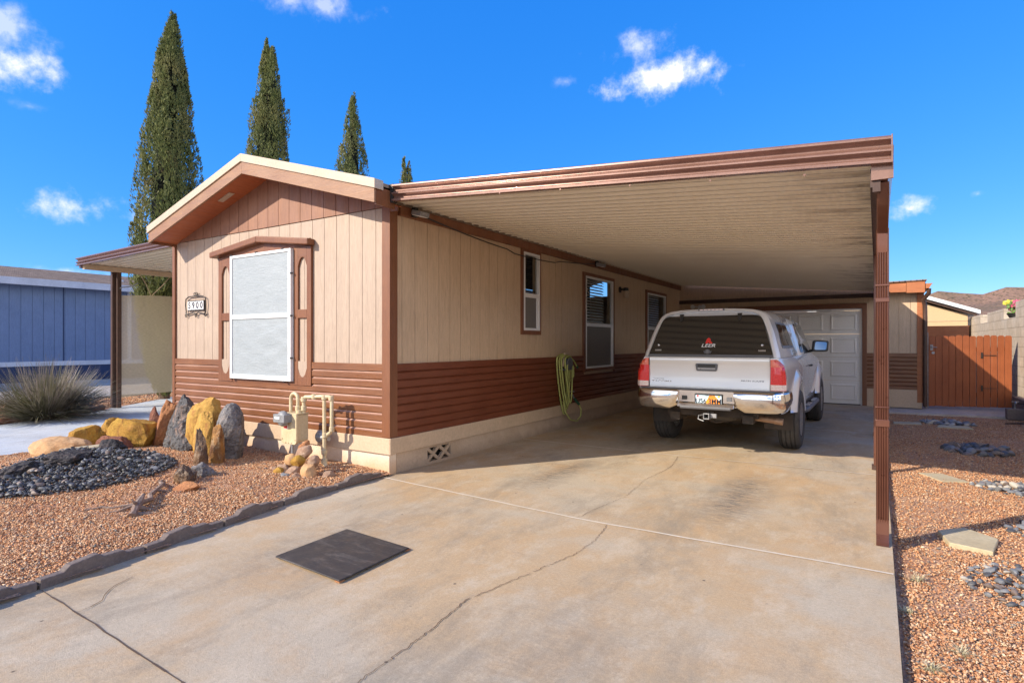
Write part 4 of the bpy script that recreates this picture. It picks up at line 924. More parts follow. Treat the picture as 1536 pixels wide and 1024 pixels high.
def side():
    b = MB(); ys = list(np.arange(.10, 5.26, .045)); zs = list(np.arange(.44, 1.2001, .04)); idx = {}; inside = {}
    for i, y in enumerate(ys):
        for j, z in enumerate(zs):
            Y, Z = y, z; ins = False
            if y > 3.7: Z = .44+(z-.44)*(float(np.interp(y, [3.7, 4.2, 5.25], [1, .93, .80])))
            if y < 1.2: Z = max(Z, .56)
            for a in AX:
                dy, dz = Y-a, Z-AZ; d_ = math.hypot(dy, dz)
                if d_ < AR: ins = True; k = AR/max(d_, 1e-4); sy, sz = a+dy*k, AZ+dz*k
            if ins: Y2, Z2 = sy, sz
            else: Y2, Z2 = Y, Z
            idx[i, j] = len(b.v); inside[i, j] = ins; b.v.append((hw(Z2, Y2), Y2, Z2))
    for i in range(len(ys)-1):
        for j in range(len(zs)-1):
            q = [(i, j), (i+1, j), (i+1, j+1), (i, j+1)]
            if sum(inside[k] for k in q) >= 3: continue
            b.f.append(tuple(idx[k] for k in q))
    return b
b = side()
# rear corner returns, rocker undersides, bed rail caps
for z0, z1 in zip(np.arange(.60, 1.19, .05), np.arange(.65, 1.24, .05)):
    z1 = min(z1, 1.2); b.poly([(hw(z0, .1), .10, z0), (hw(z1, .1), .10, z1), (.715, .085, z1), (.715, .085, z0)])
b.poly([(.825*.995, .1, 1.2), (.82, 2.0, 1.2), (.70, 2.0, 1.2), (.70, .1, 1.2)])
b.mirror_x()
secs = []                                          # hood and nose
for y, z, s in ((3.85, 1.15, 1), (4.2, 1.13, 1), (4.7, 1.08, .99), (5.05, 1.0, .96), (5.22, .90, .90), (5.27, .70, .9), (5.27, .5, .88)):
    secs.append([(x*.855*s, y, z+.03*(1-x*x)) for x in np.linspace(-1, 1, 13)])
b.loft(secs)
body = B(b, 'body', M['paint'], smooth=38)
for a in AX:                                       # flares
    for s in (-1, 1):
        b = MB(); secs = []
        for k in range(33):
            an = math.radians(7+166*k/32); ca, sa = math.cos(an), math.sin(an); e_ = 1 if 18 < math.degrees(an) < 162 else .85
            pr = ((.43, .82), (.435, .905), (.445, .925), (.47, .936), (.52, .930), (.57, .91), (.615, .888), (.64, .872))
            secs.append([(s*w, a+r*ca, max(AZ+r*sa, .45 if ca > 0 else .53)) for r, w in pr])
        b.loft(secs); B(b, 'wheel_arch_flare', M['paint'], body, smooth=60)
b = MB()
for a in AX:
    for s in (-1, 1):
        secs = [[(s*x, a+.45*math.cos(math.radians(t)), AZ+.45*math.sin(math.radians(t))) for x in (.55, .88)] for t in range(-10, 195, 12)]; b.loft(secs)
b.box(-.55, .55, .3, 5.0, .46, .60); b.box(-.5, -.38, .25, 5, .40, .5); b.box(.38, .5, .25, 5, .40, .5); b.box(-.85, .85, 2.0, 3.9, .44, .5)
b.box(-.70, .70, .14, 1.98, .62, .68); b.box(-.8, .8, 4.9, 5.2, .4, .8)
b.lathe([(.05, -.6), (.05, .6)], (0, 1.2, .40), 'x', 12); b.lathe([(.0, -.13), (.12, -.1), (.15, 0), (.12, .1), (0, .13)], (0.1, 1.2, .40), 'x', 16)
b.tube([(-.2, .6, .42), (0, .55, .36), (.3, .6, .42)], .02, 6)
B(b, 'underbody', M['under'], smooth=30)
# camper shell
CP = [(.815, 1.202), (.805, 1.25), (.735, 1.50), (.672, 1.66), (.645, 1.71), (.60, 1.752), (.52, 1.782), (.40, 1.797), (.22, 1.806), (0, 1.81)]
def cap_x(z): return float(np.interp(z, [p[1] for p in CP[:6]], [p[0] for p in CP[:6]]))
def cap_sec(y, lean, top=0., s=1.):
    half = [(x*s, y+lean*(z-1.2), 1.2+(z-1.2)*(1+top)) for x, z in CP]
    return [(-x, yy_, z) for x, yy_, z in half]+[(x, yy_, z) for x, yy_, z in half[::-1][1:]]
b = MB()
st = [cap_sec(.115, .36, s=.955), cap_sec(.13, .34, s=.975), cap_sec(.165, .31), cap_sec(.5, .2, .01), cap_sec(1.2, .05, .03), cap_sec(1.9, 0, .03), cap_sec(1.985, -.05, .02, .97)]
b.loft(st)
# rear frame round the glass: outer ring to inner ring
def ring(sec, inset, y0=None):
    out = []
    for x, y, z in sec: out.append((x*(1-inset*1.05), y, 1.2+(z-1.2)*(1-inset*1.3)+.03*inset))
    return out
r0 = st[0]; r1 = ring(r0, .035); r1 = [(x, .107+.36*(z-1.2), z) for x, y, z in r1]; r2 = [(x, y+.02, z) for x, y, z in ring(r0, .05)]
b.loft([r0, r1, r2]); b.poly(r2); b.poly(st[-1])
shell = B(b, 'camper_shell', M['paint'], smooth=30)
def slant(x, z, o=0): return (x, .115+.36*(z-1.2)-o, z)
def rr_poly(pts, r, n=6):
    out = []; m = len(pts)
    for i in range(m):
        p0, p, p1 = Vector(pts[i-1]), Vector(pts[i]), Vector(pts[(i+1) % m]); rad = r[i] if isinstance(r, (list, tuple)) else r
        a = (p0-p).normalized()*rad; c = (p1-p).normalized()*rad
        for k in range(n+1):
            t = k/n; out.append(tuple((p+a)*(1-t)**2+p*2*t*(1-t)+(p+c)*t**2))
    return out
def plate(b, pts2, f, o0, o1):
    """closed slab between two offsets of a surface f(x, z, offset)"""
    A = [f(x, z, o0) for x, z in pts2]; C = [f(x, z, o1) for x, z in pts2]; n = len(A)
    b.add(A+C, [tuple(range(n)), tuple(range(n, 2*n))[::-1]]+[(i, (i+1) % n, n+(i+1) % n, n+i) for i in range(n)]); return b
gl = rr_poly([(-.738, 1.232), (.738, 1.232), (.592, 1.715), (-.592, 1.715)], [.02, .02, .09, .09])
gl = [(x, z+(.012*(1-(x/.6)**2) if z > 1.6 else 0)) for x, z in gl]
hatch = B(plate(MB(), gl, slant, .004, .018), 'rear_window', M['hatchglass'], shell, label='dark rear hatch glass with white lettering', smooth=30)
b = MB(); plate(b, [(-.742, 1.208), (.742, 1.208), (.738, 1.236), (-.738, 1.236)], slant, .004, .024); B(b, 'hatch_seal', M['satin'], shell)
slm = Matrix.Translation(slant(.0, 1.345, .0205)) @ Matrix.Rotation(R(90)-math.atan(.36), 4, 'X')
text_mesh('LEER', .062, 'lettering', M['decalw'], hatch, slm, .0008, shear=.25, bold=.0006, sx=1.3)
b = MB(); plate(b, [(-.035, 1.372), (-.01, 1.372), (.005, 1.39), (.012, 1.372), (.045, 1.372), (.045, 1.388), (.032, 1.392), (.02, 1.43), (-.002, 1.442), (-.022, 1.425), (-.03, 1.40)], slant, .018, .0215); B(b, 'red_mark', M['decalr'], hatch)
b = MB()
for x in (-.36, .345):
    plate(b, [(x-.028, 1.745), (x+.028, 1.745), (x+.02, 1.70), (x+.006, 1.655), (x-.01, 1.655), (x-.02, 1.70)], slant, .016, .034)
B(b, 'hatch_hinge', M['black'], shell, bevel=.003)
for x in (-.62, .62): b = MB(); plate(b, [(x-.04, 1.278), (x+.04, 1.278), (x+.04, 1.297), (x-.04, 1.297)], slant, .017, .026); b.lathe([(.013, 0), (.013, -.012), (0, -.015)], slant(x+.0, 1.35, .018), 'y', 10); B(b, 'hatch_latch', M['alloy'], hatch)
b = MB(); b.lathe([(.03, 0), (.03, -.02), (.018, -.03), (0, -.032)], slant(0, 1.272, .018), 'y', 14); plate(b, [(-.05, 1.28), (.05, 1.28), (.035, 1.25), (-.035, 1.25)], slant, .017, .03); B(b, 'hatch_handle', M['satin'], hatch)
b = MB(); b.box(-.155, .155, .30, .335, 1.782, 1.806); hl_ = B(b, 'brake_light', M['satin'], shell)
b = MB()
for k in range(6): b.box(-.14+k*.048, -.10+k*.048, .296, .305, 1.786, 1.802)
B(b, 'light_lens', M['lclear'], hl_)
for s in (-1, 1):
    def cs(y, z, o): return (s*(cap_x(z)+o), y, z)
    b = MB(); fr = rr_poly([(.50, 1.315), (1.62, 1.315), (1.52, 1.64), (.66, 1.64)], .05); plate(b, fr, cs, -.01, .008)
    w = B(b, 'side_window', M['satin'], shell)
    b = MB()
    for p in ([(.55, 1.345), (1.05, 1.345), (1.05, 1.615), (.68, 1.615)], [(1.10, 1.345), (1.575, 1.345), (1.49, 1.615), (1.10, 1.615)]): plate(b, rr_poly(p, .03), cs, .0, .011)
    B(b, 'pane', M['hatchglass'], w)
# tailgate
def tgf(x, z, o): return (x, .085-o+(.0 if z > .86 else 0)-.012*math.exp(-((z-.80)/.05)**2), z)
b = MB(); zz = [.765, .78, .80, .83, .86, .92, .98, 1.04, 1.10, 1.135, 1.15, 1.19, 1.205]
of = [-.01, .004, .010, .012, .008, .0, -.003, -.003, .0, .006, .012, .012, 0.0]
secs = [[(x, .08-o, z) for x in (-.712, -.70, -.4, 0, .4, .70, .712)] for z, o in zip(zz, of)]
b.loft(secs); b.box(-.70, .70, .075+.02, .13, .77, 1.20)
tg = B(b, 'tailgate', M['paint'], smooth=40)
b = MB(); b.box(-.718, .718, .094, .099, .745, 1.212); B(b, 'gap_shadow', M['black'], tg)
b = MB(); b.prism(rr_poly([(-.135, 1.125), (.135, 1.125), (.12, 1.035), (-.12, 1.035)], .02), 'y', .062, .082); h_ = B(b, 'handle', M['satin'], tg, bevel=.003)
b = MB(); b.box(-.105, .105, .050, .064, 1.085, 1.115); B(b, 'grip', M['black'], h_, bevel=.004)
b = MB(); b.box(-.105, .105, .058, .064, 1.060, 1.072); B(b, 'grip_edge', M['alloy'], h_, bevel=.003)
def tm(x, z, y=.079): return Matrix.Translation((x, y, z)) @ Matrix.Rotation(R(90), 4, 'X')
text_mesh('TACOMA', .046, 'badge', M['badge'], tg, tm(-.555, .888), .003, bold=.001, sx=1.35)
text_mesh('TOYOTA', .028, 'badge', M['badge'], tg, tm(-.60, .925, .082), .003, sx=1.2)
text_mesh('PRERUNNER', .036, 'badge', M['badged'], tg, tm(.52, .925, .082), .002, shear=.2, sx=1.3)
text_mesh('TRD SPORT', .032, 'badge', M['badged'], tg, tm(.55, .880), .002, shear=.2, sx=1.15)
# tail lights
for s in (-1, 1):
    def tl_piece(z0, z1, name, mt, par, o):
        b = MB(); secs = []
        for z in np.linspace(z0, z1, 5):
            k = max(0., (z-1.10)/.09); cut = .05*k**2
            xo = hw(z, .14)+.012-cut
            secs.append([(s*.722, .10, z), (s*.722, .055-o, z), (s*(.76+.0), .045-o, z), (s*(xo-.04), .055-o, z), (s*xo, .10-o*.5, z), (s*(xo-.004), .19-cut, z), (s*(xo-.02), .19, z)])
        b.loft(secs, closed=True, caps=True); return B(b, name, mt, par, smooth=40)
    tl = tl_piece(.826, 1.185, 'tail_light', M['lred'], None, 0)
    tl_piece(1.10, 1.183, 'amber_lens', M['lamber'], tl, .004); tl_piece(.83, .895, 'clear_lens', M['lclear'], tl, .004)
# bumper
def bump_sec(x, top, bot, out=0.):
    ax = abs(x); y = float(np.interp(ax, [0, .45, .72, .82, .875, .89, .895], [.0, .0, .02, .05, .12, .2, .42]))-out
    return y
b = MB(); secs = []
path = [(x, float(np.interp(abs(x), [0, .45, .70, .80, .86], [0, 0, .015, .045, .11]))) for x in (.33, .36, .45, .6, .7, .76, .80, .84, .86)]+[(.885, .16), (.895, .24), (.895, .44)]
for i, (x, y) in enumerate(path):
    zb = .555 if i > 1 else .60-.0*i; zb = float(np.interp(i, [0, 1, 2, 8, 11], [.66, .60, .555, .565, .60])); zt = .80
    nx, ny = (0, -1) if i < 7 else ((.7, -.7) if i < 9 else (1, 0))
    secs.append([(x-nx*.03, y-ny*.03, zt), (x, y, zt), (x+nx*.012, y+ny*.012, zt-.02), (x+nx*.02, y+ny*.02, (zt+zb)/2+.03), (x+nx*.012, y+ny*.012, zb+.06), (x-nx*.012, y-ny*.012, zb+.012), (x-nx*.05, y-ny*.05, zb)])
b.loft(secs, caps=True); bl = MB(); bl.v = [(-x, y, z) for x, y, z in b.v]; bl.f = [f[::-1] for f in b.f]
bp = MB(); bp.box(-.80, .80, .10, .16, .60, .79); bp = B(bp, 'rear_bumper', M['chrome'])
B(b, 'bumper_corner', M['chrome'], bp, smooth=50); B(bl, 'bumper_corner', M['chrome'], bp, smooth=50)
b = MB(); b.box(-.335, .335, .03, .06, .60, .80); b.prism([(-.0, .60), (-.03, .60), (-.012, .645), (.03, .66), (.03, .60)], 'x', -.335, .335); B(b, 'step_recess', M['chrome'], bp, bevel=.006)
b = MB(); b.prism([(-.025, .575), (-.035, .60), (-.01, .632), (.03, .64), (.03, .575)], 'x', -.30, .30); B(b, 'step_pad', M['satin'], bp, bevel=.006)
b = MB(); pts = [(x, y+.02) for x, y in path[3:]]; outer = [(-x, y-.014) for x, y in path[::-1]]+[(x, y-.014) for x, y in path]
b.prism([(-.87, .44)]+[( -x, y+.004) for x, y in path[::-1][1:]]+[(x, y+.004) for x, y in path[:-1]]+[(.87, .44), (.80, .44), (.80, .14), (-.80, .14), (-.80, .44)], 'z', .802, .822); B(b, 'top_pad', M['satin'], bp, bevel=.006)
lp = MB(); lp.box(-.155+.036, .155+.036, .008, .014, .602, .757); M['plate'] = pmat('pale blue licence plate', (.55, .74, .88), (.62, .78, .88), 8, .4, bump=0); M['plateo'] = pmat('orange arch print', (.88, .33, .03), (.80, .20, .02), 20, .4, bump=0)
lp = B(lp, 'licence_plate', M['plate'], label='blue and orange licence plate reading U56 3MM')
b = MB(); 
for q in ((-.125, -.118, .598, .761), (.190, .197, .598, .761), (-.118, .190, .598, .612), (-.118, .190, .748, .761)): b.box(q[0], q[1], .002, .016, q[2], q[3])
B(b, 'plate_frame', M['black'], lp)
b = MB(); b.prism([(-.10, .613), (.18, .613), (.185, .66), (.15, .70), (.11, .745), (.05, .747), (.025, .70), (.0, .66), (-.06, .64), (-.11, .625)], 'y', .0066, .008)
B(b, 'arch_print', M['plateo'], lp)
M['decalb'] = pmat('black characters', (.015, .015, .03), None, 5, .5, bump=0)
text_mesh('U56 3MM', .082, 'plate_number', M['decalb'], lp, tm(.036, .672, .0056), .0006, bold=.0015, sx=.92)
text_mesh('UTAH', .022, 'plate_state', M['decalb'], lp, tm(.036, .736, .0056), .0006, sx=1.3)
b = MB(); b.box(-.10, -.08, .0050, .0076, .725, .743); B(b, 'sticker', M['decalr'], lp)
b = MB(); b.box(.145, .17, .0050, .0076, .722, .743); B(b, 'sticker', M['pyel'], lp)
for x in (-.255, .275): b = MB(); b.box(x-.032, x+.032, -.004+.02, .04, .68, .73); B(b, 'plate_light' if x < 0 else 'trailer_socket', M['black'] if x < 0 else M['satin'], bp, bevel=.006)
# hitch
b = MB()
for q in ((-.035, .035, .455, .465), (-.035, .035, .515, .525), (-.035, -.026, .465, .515), (.026, .035, .465, .515)): b.box(q[0]+.01, q[1]+.01, .0, .25, q[2], q[3])
b.box(.05, .12, .05, .09, .47, .52); b.tube([(-.03, .1, .50), (-.09, .05, .49), (-.09, .03, .45), (-.02, .02, .43)], .008, 6)
B(b, 'tow_hitch', M['castgrey'], bevel=.002)
b = MB(); b.tube([(.15, .75, .50), (.28, .50, .49), (.42, .42, .47), (.80, .40, .435)], .036, 14); b.tube([(.72, .402, .443), (.81, .40, .434)], .04, 14); B(b, 'exhaust_pipe', M['rust'], smooth=50)
b = MB(); b.tube([(-.5, .7, .46), (0, .62, .44), (.35, .6, .45)], .03, 8); b.lathe([(0, 0), (.2, .0), (.24, .05), (.2, .09), (0, .1)], (.05, .62, .40), 'z', 20); B(b, 'spare_tyre', M['tyre'], smooth=40)
# cab
GP = [(.825, 1.16), (.815, 1.22), (.765, 1.42), (.70, 1.63), (.675, 1.69), (.62, 1.735), (.50, 1.762), (.25, 1.778), (0, 1.785)]
def cabx(z): return float(np.interp(z, [p[1] for p in GP[:6]], [p[0] for p in GP[:6]]))
def cab_sec(y, lean, k=1., s=1.): 
    half = [(x*s, y+lean*(z-1.16), 1.16+(z-1.16)*k) for x, z in GP]
    return [(-x, yy_, z) for x, yy_, z in half]+[(x, yy_, z) for x, yy_, z in half[::-1][1:]]
b = MB(); b.loft([cab_sec(2.03, .03, .97, .98), cab_sec(2.08, .02), cab_sec(2.8, 0), cab_sec(3.2, 0), cab_sec(4.12, -1.45, .99, .985)], caps=True)
cab = B(b, 'cab', M['paint'], smooth=32)
for s in (-1, 1):
    def cbs(y, z, o): return (s*(cabx(z)+o), y, z)
    b = MB(); plate(b, rr_poly([(2.22, 1.24), (2.60, 1.24), (2.60, 1.665), (2.40, 1.665)], .04), cbs, -.01, .006); B(b, 'quarter_window', M['hatchglass'], cab)
    b = MB(); plate(b, rr_poly([(2.70, 1.22), (3.84, 1.22), (3.38, 1.665), (2.70, 1.665)], .04), cbs, -.01, .006); B(b, 'door_window', M['hatchglass'], cab)
    b = MB(); 
    for y0 in (2.655, 3.90, 2.04): secs_ = [[(s*(hw(z, y0)+.0022), y0-.004, z), (s*(hw(z, y0)+.0022), y0+.004, z)] for z in np.linspace(.52, 1.155, 12)]; b.loft(secs_)
    B(b, 'door_gap', M['black'], body, fix=False)
    b = MB(); b.tube([(s*(hw(1.03, 2)+.01), 2.78, 1.035), (s*(hw(1.03, 2)+.035), 2.81, 1.035), (s*(hw(1.03, 2)+.035), 2.93, 1.035), (s*(hw(1.03, 2)+.01), 2.96, 1.035)], .012, 8); B(b, 'door_handle', M['black'], body)
    b = MB(); mm = Matrix.Translation((s*.965, 3.66, 1.33)) @ Matrix.Rotation(s*R(14), 4, 'Z') @ Matrix.Rotation(-R(4), 4, 'X')
    b.prism(rr_poly([(-.125, -.095), (.11, -.095), (.125, .082), (-.105, .095)], .035), 'y', -.03, .07, mm); b.tube([(s*.80, 3.66, 1.24), (s*.86, 3.65, 1.255), (s*.90, 3.67, 1.29)], .025, 8)
    mi = B(b, 'side_mirror', M['black'], smooth=40, bevel=.008)
    b = MB(); b.prism(rr_poly([(-.095, -.068), (.08, -.068), (.094, .058), (-.076, .068)], .03), 'y', -.034, -.031, mm); B(b, 'mirror_glass', M['mirror'], mi)
    b = MB(); b.tube([(s*.80, 1.85, .43), (s*.90, 1.95, .43), (s*.92, 2.1, .435), (s*.92, 3.6, .435), (s*.90, 3.75, .43), (s*.80, 3.85, .43)], .038, 12); b.tube([(s*.7, 2.2, .50), (s*.9, 2.2, .44)], .02, 6); b.tube([(s*.7, 3.5, .50), (s*.9, 3.5, .44)], .02, 6)
    ns = B(b, 'side_step', M['satin'], smooth=50)
    b = MB(); 
    for yy0 in (2.25, 3.1): b.box(s*.90-.03, s*.90+.03, yy0, yy0+.45, .465, .478)
    B(b, 'tread_pad', M['alloy'], ns, bevel=.004)
# windshield and headlights (front of the truck)
b = MB(); b.add([(-.62, 3.36, 1.70), (.62, 3.36, 1.70), (.74, 4.02, 1.235), (-.74, 4.02, 1.235)], [(0, 1, 2, 3)]); B(b, 'windshield', M['hatchglass'], cab)
for s in (-1, 1): b = MB(); b.prism([(5.05, .74), (5.285, .74), (5.27, .90), (5.05, .98)], 'x', s*.52, s*.80); B(b, 'headlight', M['lclear'], bevel=.01)
b = MB(); b.box(-.45, .45, 5.27, 5.30, .70, .92); B(b, 'grille', M['chrome'], bevel=.01)
b = MB(); b.box(-.86, .86, 5.18, 5.36, .46, .66); B(b, 'front_bumper', M['chrome'], bevel=.03)
# wheels
def wheel(x, y, s):
    r = .392; b = MB(); w = .13
    prof = [(.215, -w+.01), (.25, -w+.004), (.31, -w), (.355, -w+.01), (.378, -w+.03)]
    for g0 in (-.075, -.028, .028, .075): prof += [(r, g0-.006), (r-.010, g0-.004), (r-.010, g0+.004), (r, g0+.006)]
    prof += [(.378, w-.03), (.355, w-.01), (.31, w), (.25, w-.004), (.215, w-.01)]
    n = 72; vs = []
    for i, (rr_, h) in enumerate(prof):
        for k in range(n):
            a = 2*math.pi*k/n; q = rr_
            if 4 <= i <= 21 and k % 3 == 0 and abs(h) > .07: q -= .009
            vs.append((h, q*math.cos(a), q*math.sin(a)))
    b.add([(x+p[0], y+p[1], r+p[2]) for p in vs], [(i*n+k, i*n+(k+1) % n, (i+1)*n+(k+1) % n, (i+1)*n+k) for i in range(len(prof)-1) for k in range(n)])
    wh = thing('wheel', '', ''); del wh['label']; del wh['category']; wh.parent = truck; wh.location = (x, y, r); ORI[wh.name] = Vector((x, y, r))
    def BW(bb, nm, mt, **k): return bb.build(nm, mt, wh, **k)
    BW(b, 'tyre', M['tyre'], smooth=35)
    b = MB(); o = s*w
    def L(rr_, h): return (rr_, h*s)
    b.lathe([L(.0, .03), L(.06, .03), L(.07, .01), L(.17, .02)][:3], (x+s*.03, y, r), 'x', 24)
    b.lathe([L(.222, .118), L(.225, .105), L(.205, .085), L(.195, -.10), L(.222, -.118)], (x, y, r), 'x', 36)
    for k in range(6):
        a = math.pi/3*k; m4 = Matrix.Translation((x, y, r)) @ Matrix.Rotation(a, 4, 'X'); b.box(s*.045, s*.085, -.03, .03, .04, .205, m4)
    BW(b, 'rim', M['alloy'], smooth=35)
    b = MB(); b.lathe([(.14, -.02), (.14, .02)], (x, y, r), 'x', 24); b.lathe([(.0, 0), (.19, 0), (.19, .004), (0, .004)], (x-s*.03, y, r), 'x', 24); BW(b, 'brake_drum', M['under'])
for y in AX:
    for s in (-1, 1): wheel(s*.81, y, s)
# ------------------------------------------------------------------ cypress trees
def cypress(x, y, H_, Rr, lean, seed, label, prof, n=17000, spires=1):
    t = thing('cypress_tree', label, 'tree', (x, y, 0), group='tall cypress trees in a row behind the home'); rr = random.Random(seed)
    rg = np.random.default_rng(seed)
    b = MB(); b.tube([(x, y, -.1), (x, y, .3), (x+lean*.3, y, H_*.5), (x+lean, y, H_*.93)], [.17*Rr/.8, .14*Rr/.8, .08, .015], 9); b.build('trunk', M['bark'], t)
    def rad(h): return Rr*float(np.interp(h, *zip(*prof)))
    subs = [(0, 0, 1., 1.)]
    if spires == 2: subs = [(-.12, 0, 1., .8), (.20, .05, .985, .72)]
    if spires == 3: subs = [(0.05, 0, 1., 1.), (-.42, 0, .80, .42)]
    # dark core
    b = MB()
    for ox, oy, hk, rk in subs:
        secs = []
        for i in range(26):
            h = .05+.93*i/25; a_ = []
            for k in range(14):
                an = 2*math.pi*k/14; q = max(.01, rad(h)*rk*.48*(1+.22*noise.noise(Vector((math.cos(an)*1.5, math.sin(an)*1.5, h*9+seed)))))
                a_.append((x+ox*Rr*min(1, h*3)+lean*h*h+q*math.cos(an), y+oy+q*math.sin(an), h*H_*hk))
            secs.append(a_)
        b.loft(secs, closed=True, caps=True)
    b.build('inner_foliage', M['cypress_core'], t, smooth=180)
    # upright feathery plumes, each a spindle of small leaf sprays
    vs, fs = [], []; ca_ = math.cos; sa_ = math.sin
    for ox, oy, hk, rk in subs:
        L0 = H_*hk; np_ = int(n*rk/185)
        for q_ in range(np_):
            h = rr.random()**1.12*.98; an = rr.uniform(0, 6.283); pl = rr.uniform(.55, 1.35)*(.55+.45*rad(h)/Rr); pr_ = rr.uniform(.07, .15)*(.6+.5*rad(h)/Rr)
            R1 = rad(h)*rk*rr.uniform(.70, 1.14); hz = h*L0; top = hz+pl
            R2 = min(rad(min(1, top/L0))*rk*rr.uniform(.9, 1.2)+.015, R1*1.05); tw = rr.uniform(-.25, .25)
            if top > L0*1.02: continue
            if rr.random() < .14 and h < .85: R2 += rr.uniform(.04, .14)
            for _ in range(185):
                t_ = rr.random()**.8; w = pr_*math.sin(math.pi*min(1, t_*.92+.08))**.7*(1.15-t_*.75); b2 = rr.uniform(0, 6.283)
                cr = R1+(R2-R1)*t_-w*.4; ang = an+tw*t_; hh = (hz+pl*t_)/H_
                rq_ = cr+w*ca_(b2); a2 = ang+w*sa_(b2)/max(.12, cr)
                p = Vector((x+ox*Rr*min(1, hh*3)+lean*hh*hh+rq_*ca_(a2), y+oy+rq_*sa_(a2), hz+pl*t_))
                o = Vector((ca_(a2), sa_(a2), 0)); tt = Vector((-o.y, o.x, 0))
                d_ = (Vector((0, 0, 1))+o*(.55*ca_(b2)+rr.uniform(-.1, .25))+tt*(.55*sa_(b2)+rr.uniform(-.2, .2))).normalized(); s = rr.uniform(.038, .082)
                wv = (tt*rr.uniform(.3, 1)+o*rr.uniform(-.8, .8)).normalized()*s*.22
                i0 = len(vs); vs += [p-wv*.6, p+wv*.6, p+d_*s*.55+wv, p+d_*s, p+d_*s*.55-wv]; fs.append((i0, i0+1, i0+2, i0+3, i0+4))
    b = MB(); b.v = [tuple(p) for p in vs]; b.f = fs; b.build('crown', M['cypress'], t, fix=False)
prof1 = ([(0, .1), (.04, .42), (.12, .66), (.25, .88), (.4, 1.), (.52, .96), (.62, .88), (.79, .58), (.90, .36), (.96, .16), (1, .03)])
cypress(-14.5, 7.2, 9.05, .63, .42, 1, 'tallest and nearest cypress, left of the home beside the shade cloth', prof1, 100000)
prof2 = ([(0, .1), (.05, .4), (.2, .8), (.45, 1.), (.62, 1.), (.75, .84), (.86, .54), (.94, .26), (1, .03)])
cypress(-14.55, 9.95, 9.75, .62, .15, 2, 'second cypress with a forked tip rising behind the gable peak', prof2, 52000, 2)
cypress(-14.47, 12.98, 9.3, .52, .1, 3, 'third slim cypress with a small side spire behind the roof', prof2, 34000, 3)
cypress(-14.5, 15.6, 8.0, .48, .0, 4, 'farthest small cypress just showing above the roof end', prof2, 15000, 2)
# bare winter tree beyond the block wall
bt = thing('bare_tree', 'bare twiggy winter tree beyond the block wall at the right edge', 'tree', (7.2, 27, 0))
b = MB(); b.tube([(7.2, 27, -.1), (7.25, 27, 1.0), (7.2, 27.05, 2.0)], [.16, .12, .09], 8); b.build('trunk', M['twig'], bt)
b = MB(); rr = random.Random(12)
def branch(p, d, l, r, k):
    pts_ = [p]; q = p
    for i in range(4): d = (d+Vector((rr.uniform(-.2, .2), rr.uniform(-.2, .2), rr.uniform(-.05, .15)))).normalized(); q = q+d*l/4; pts_.append(q)
    b.tube(pts_, [r, r*.85, r*.7, r*.6, r*.5], 4, caps=False)
    if k:
        for i in range(4 if k > 1 else 5):
            branch(pts_[rr.choice((2, 3, 4))], (d+Vector((rr.uniform(-.8, .8), rr.uniform(-.8, .8), rr.uniform(-.3, .6)))).normalized(), l*.66, r*.55, k-1)
for i in range(6): branch(Vector((7.2, 27.05, 1.9)), Vector((math.cos(i*1.05+.3)*.9, math.sin(i*1.05)*.9, .75)).normalized(), 1.25, .045, 3)
b.build('branches', M['twig'], bt, fix=False)
# ------------------------------------------------------------------ grass clump
sh = thing('grass_clump', 'large spiky purple green ornamental grass beside the walk', 'shrub', (-12.35, 4.15, .03)); rr = random.Random(7)
b = MB(); vs = []
for i in range(3000):
    an = rr.uniform(0, 6.283); el = math.radians(rr.triangular(8, 88, 45)); L_ = rr.uniform(.75, 1.2)*(1.0 if el > .5 else 1.0); r0 = rr.uniform(0, .22)
    c = Vector((-12.35+r0*math.cos(an), 4.15+r0*math.sin(an)*1.6, .03)); o = Vector((math.cos(an), math.sin(an), 0)); d_ = (o*math.cos(el)+Vector((0, 0, 1))*math.sin(el)).normalized()
    side_ = Vector((-o.y, o.x, 0)); w = rr.uniform(.005, .010); p = c; prev = None; N_ = 5; sag = rr.uniform(.10, .42); bend = rr.uniform(-.12, .12)
    for k in range(N_+1):
        t_ = k/N_; p = c+d_*L_*t_+Vector((0, 0, -1))*sag*L_*t_*t_*1.1*math.cos(el)+side_*bend*t_*t_; p.z = max(p.z, .045+.002*(i % 9))
        ww = w*(1-t_*.85); b.v += [tuple(p-side_*ww), tuple(p+side_*ww+Vector((0, 0, ww*.8)))]
        if k: n0 = len(b.v)-4; b.f.append((n0, n0+1, n0+3, n0+2))
b.build('blades', M['blade'], sh, fix=False)
# low log edging along the far side of the walk
lp_ = [(-11.62, .2), (-11.66, 1.5), (-12.0, 2.8), (-12.2, 3.45), (-12.5, 4.2), (-12.80, 4.88), (-13.2, 5.4)]
rr = random.Random(3)
for i in range(len(lp_)-1):
    (x0, y0), (x1, y1) = lp_[i], lp_[i+1]
    b = MB(); b.tube([(x0+(x1-x0)*t_/6+rr.uniform(-.015, .015)-.03, y0+(y1-y0)*(t_/6*.96+.02), .065+rr.uniform(-.008, .008)) for t_ in range(7)], [.05, .058, .06, .055, .06, .056, .048], 9)
    o = b.build('edging_log', M['drift'] if 0 else M['r_red'], smooth=60)
    tag(o, ['weathered log edging at the street end of the walk', 'second log edging from the street end of the walk', 'third log edging, just before the grass clump', 'reddish log edging under the near side of the grass clump', 'reddish log edging under the far side of the grass clump', 'reddish log edging ending at the awning post'][i], 'edging', 'log edging beside the walk')
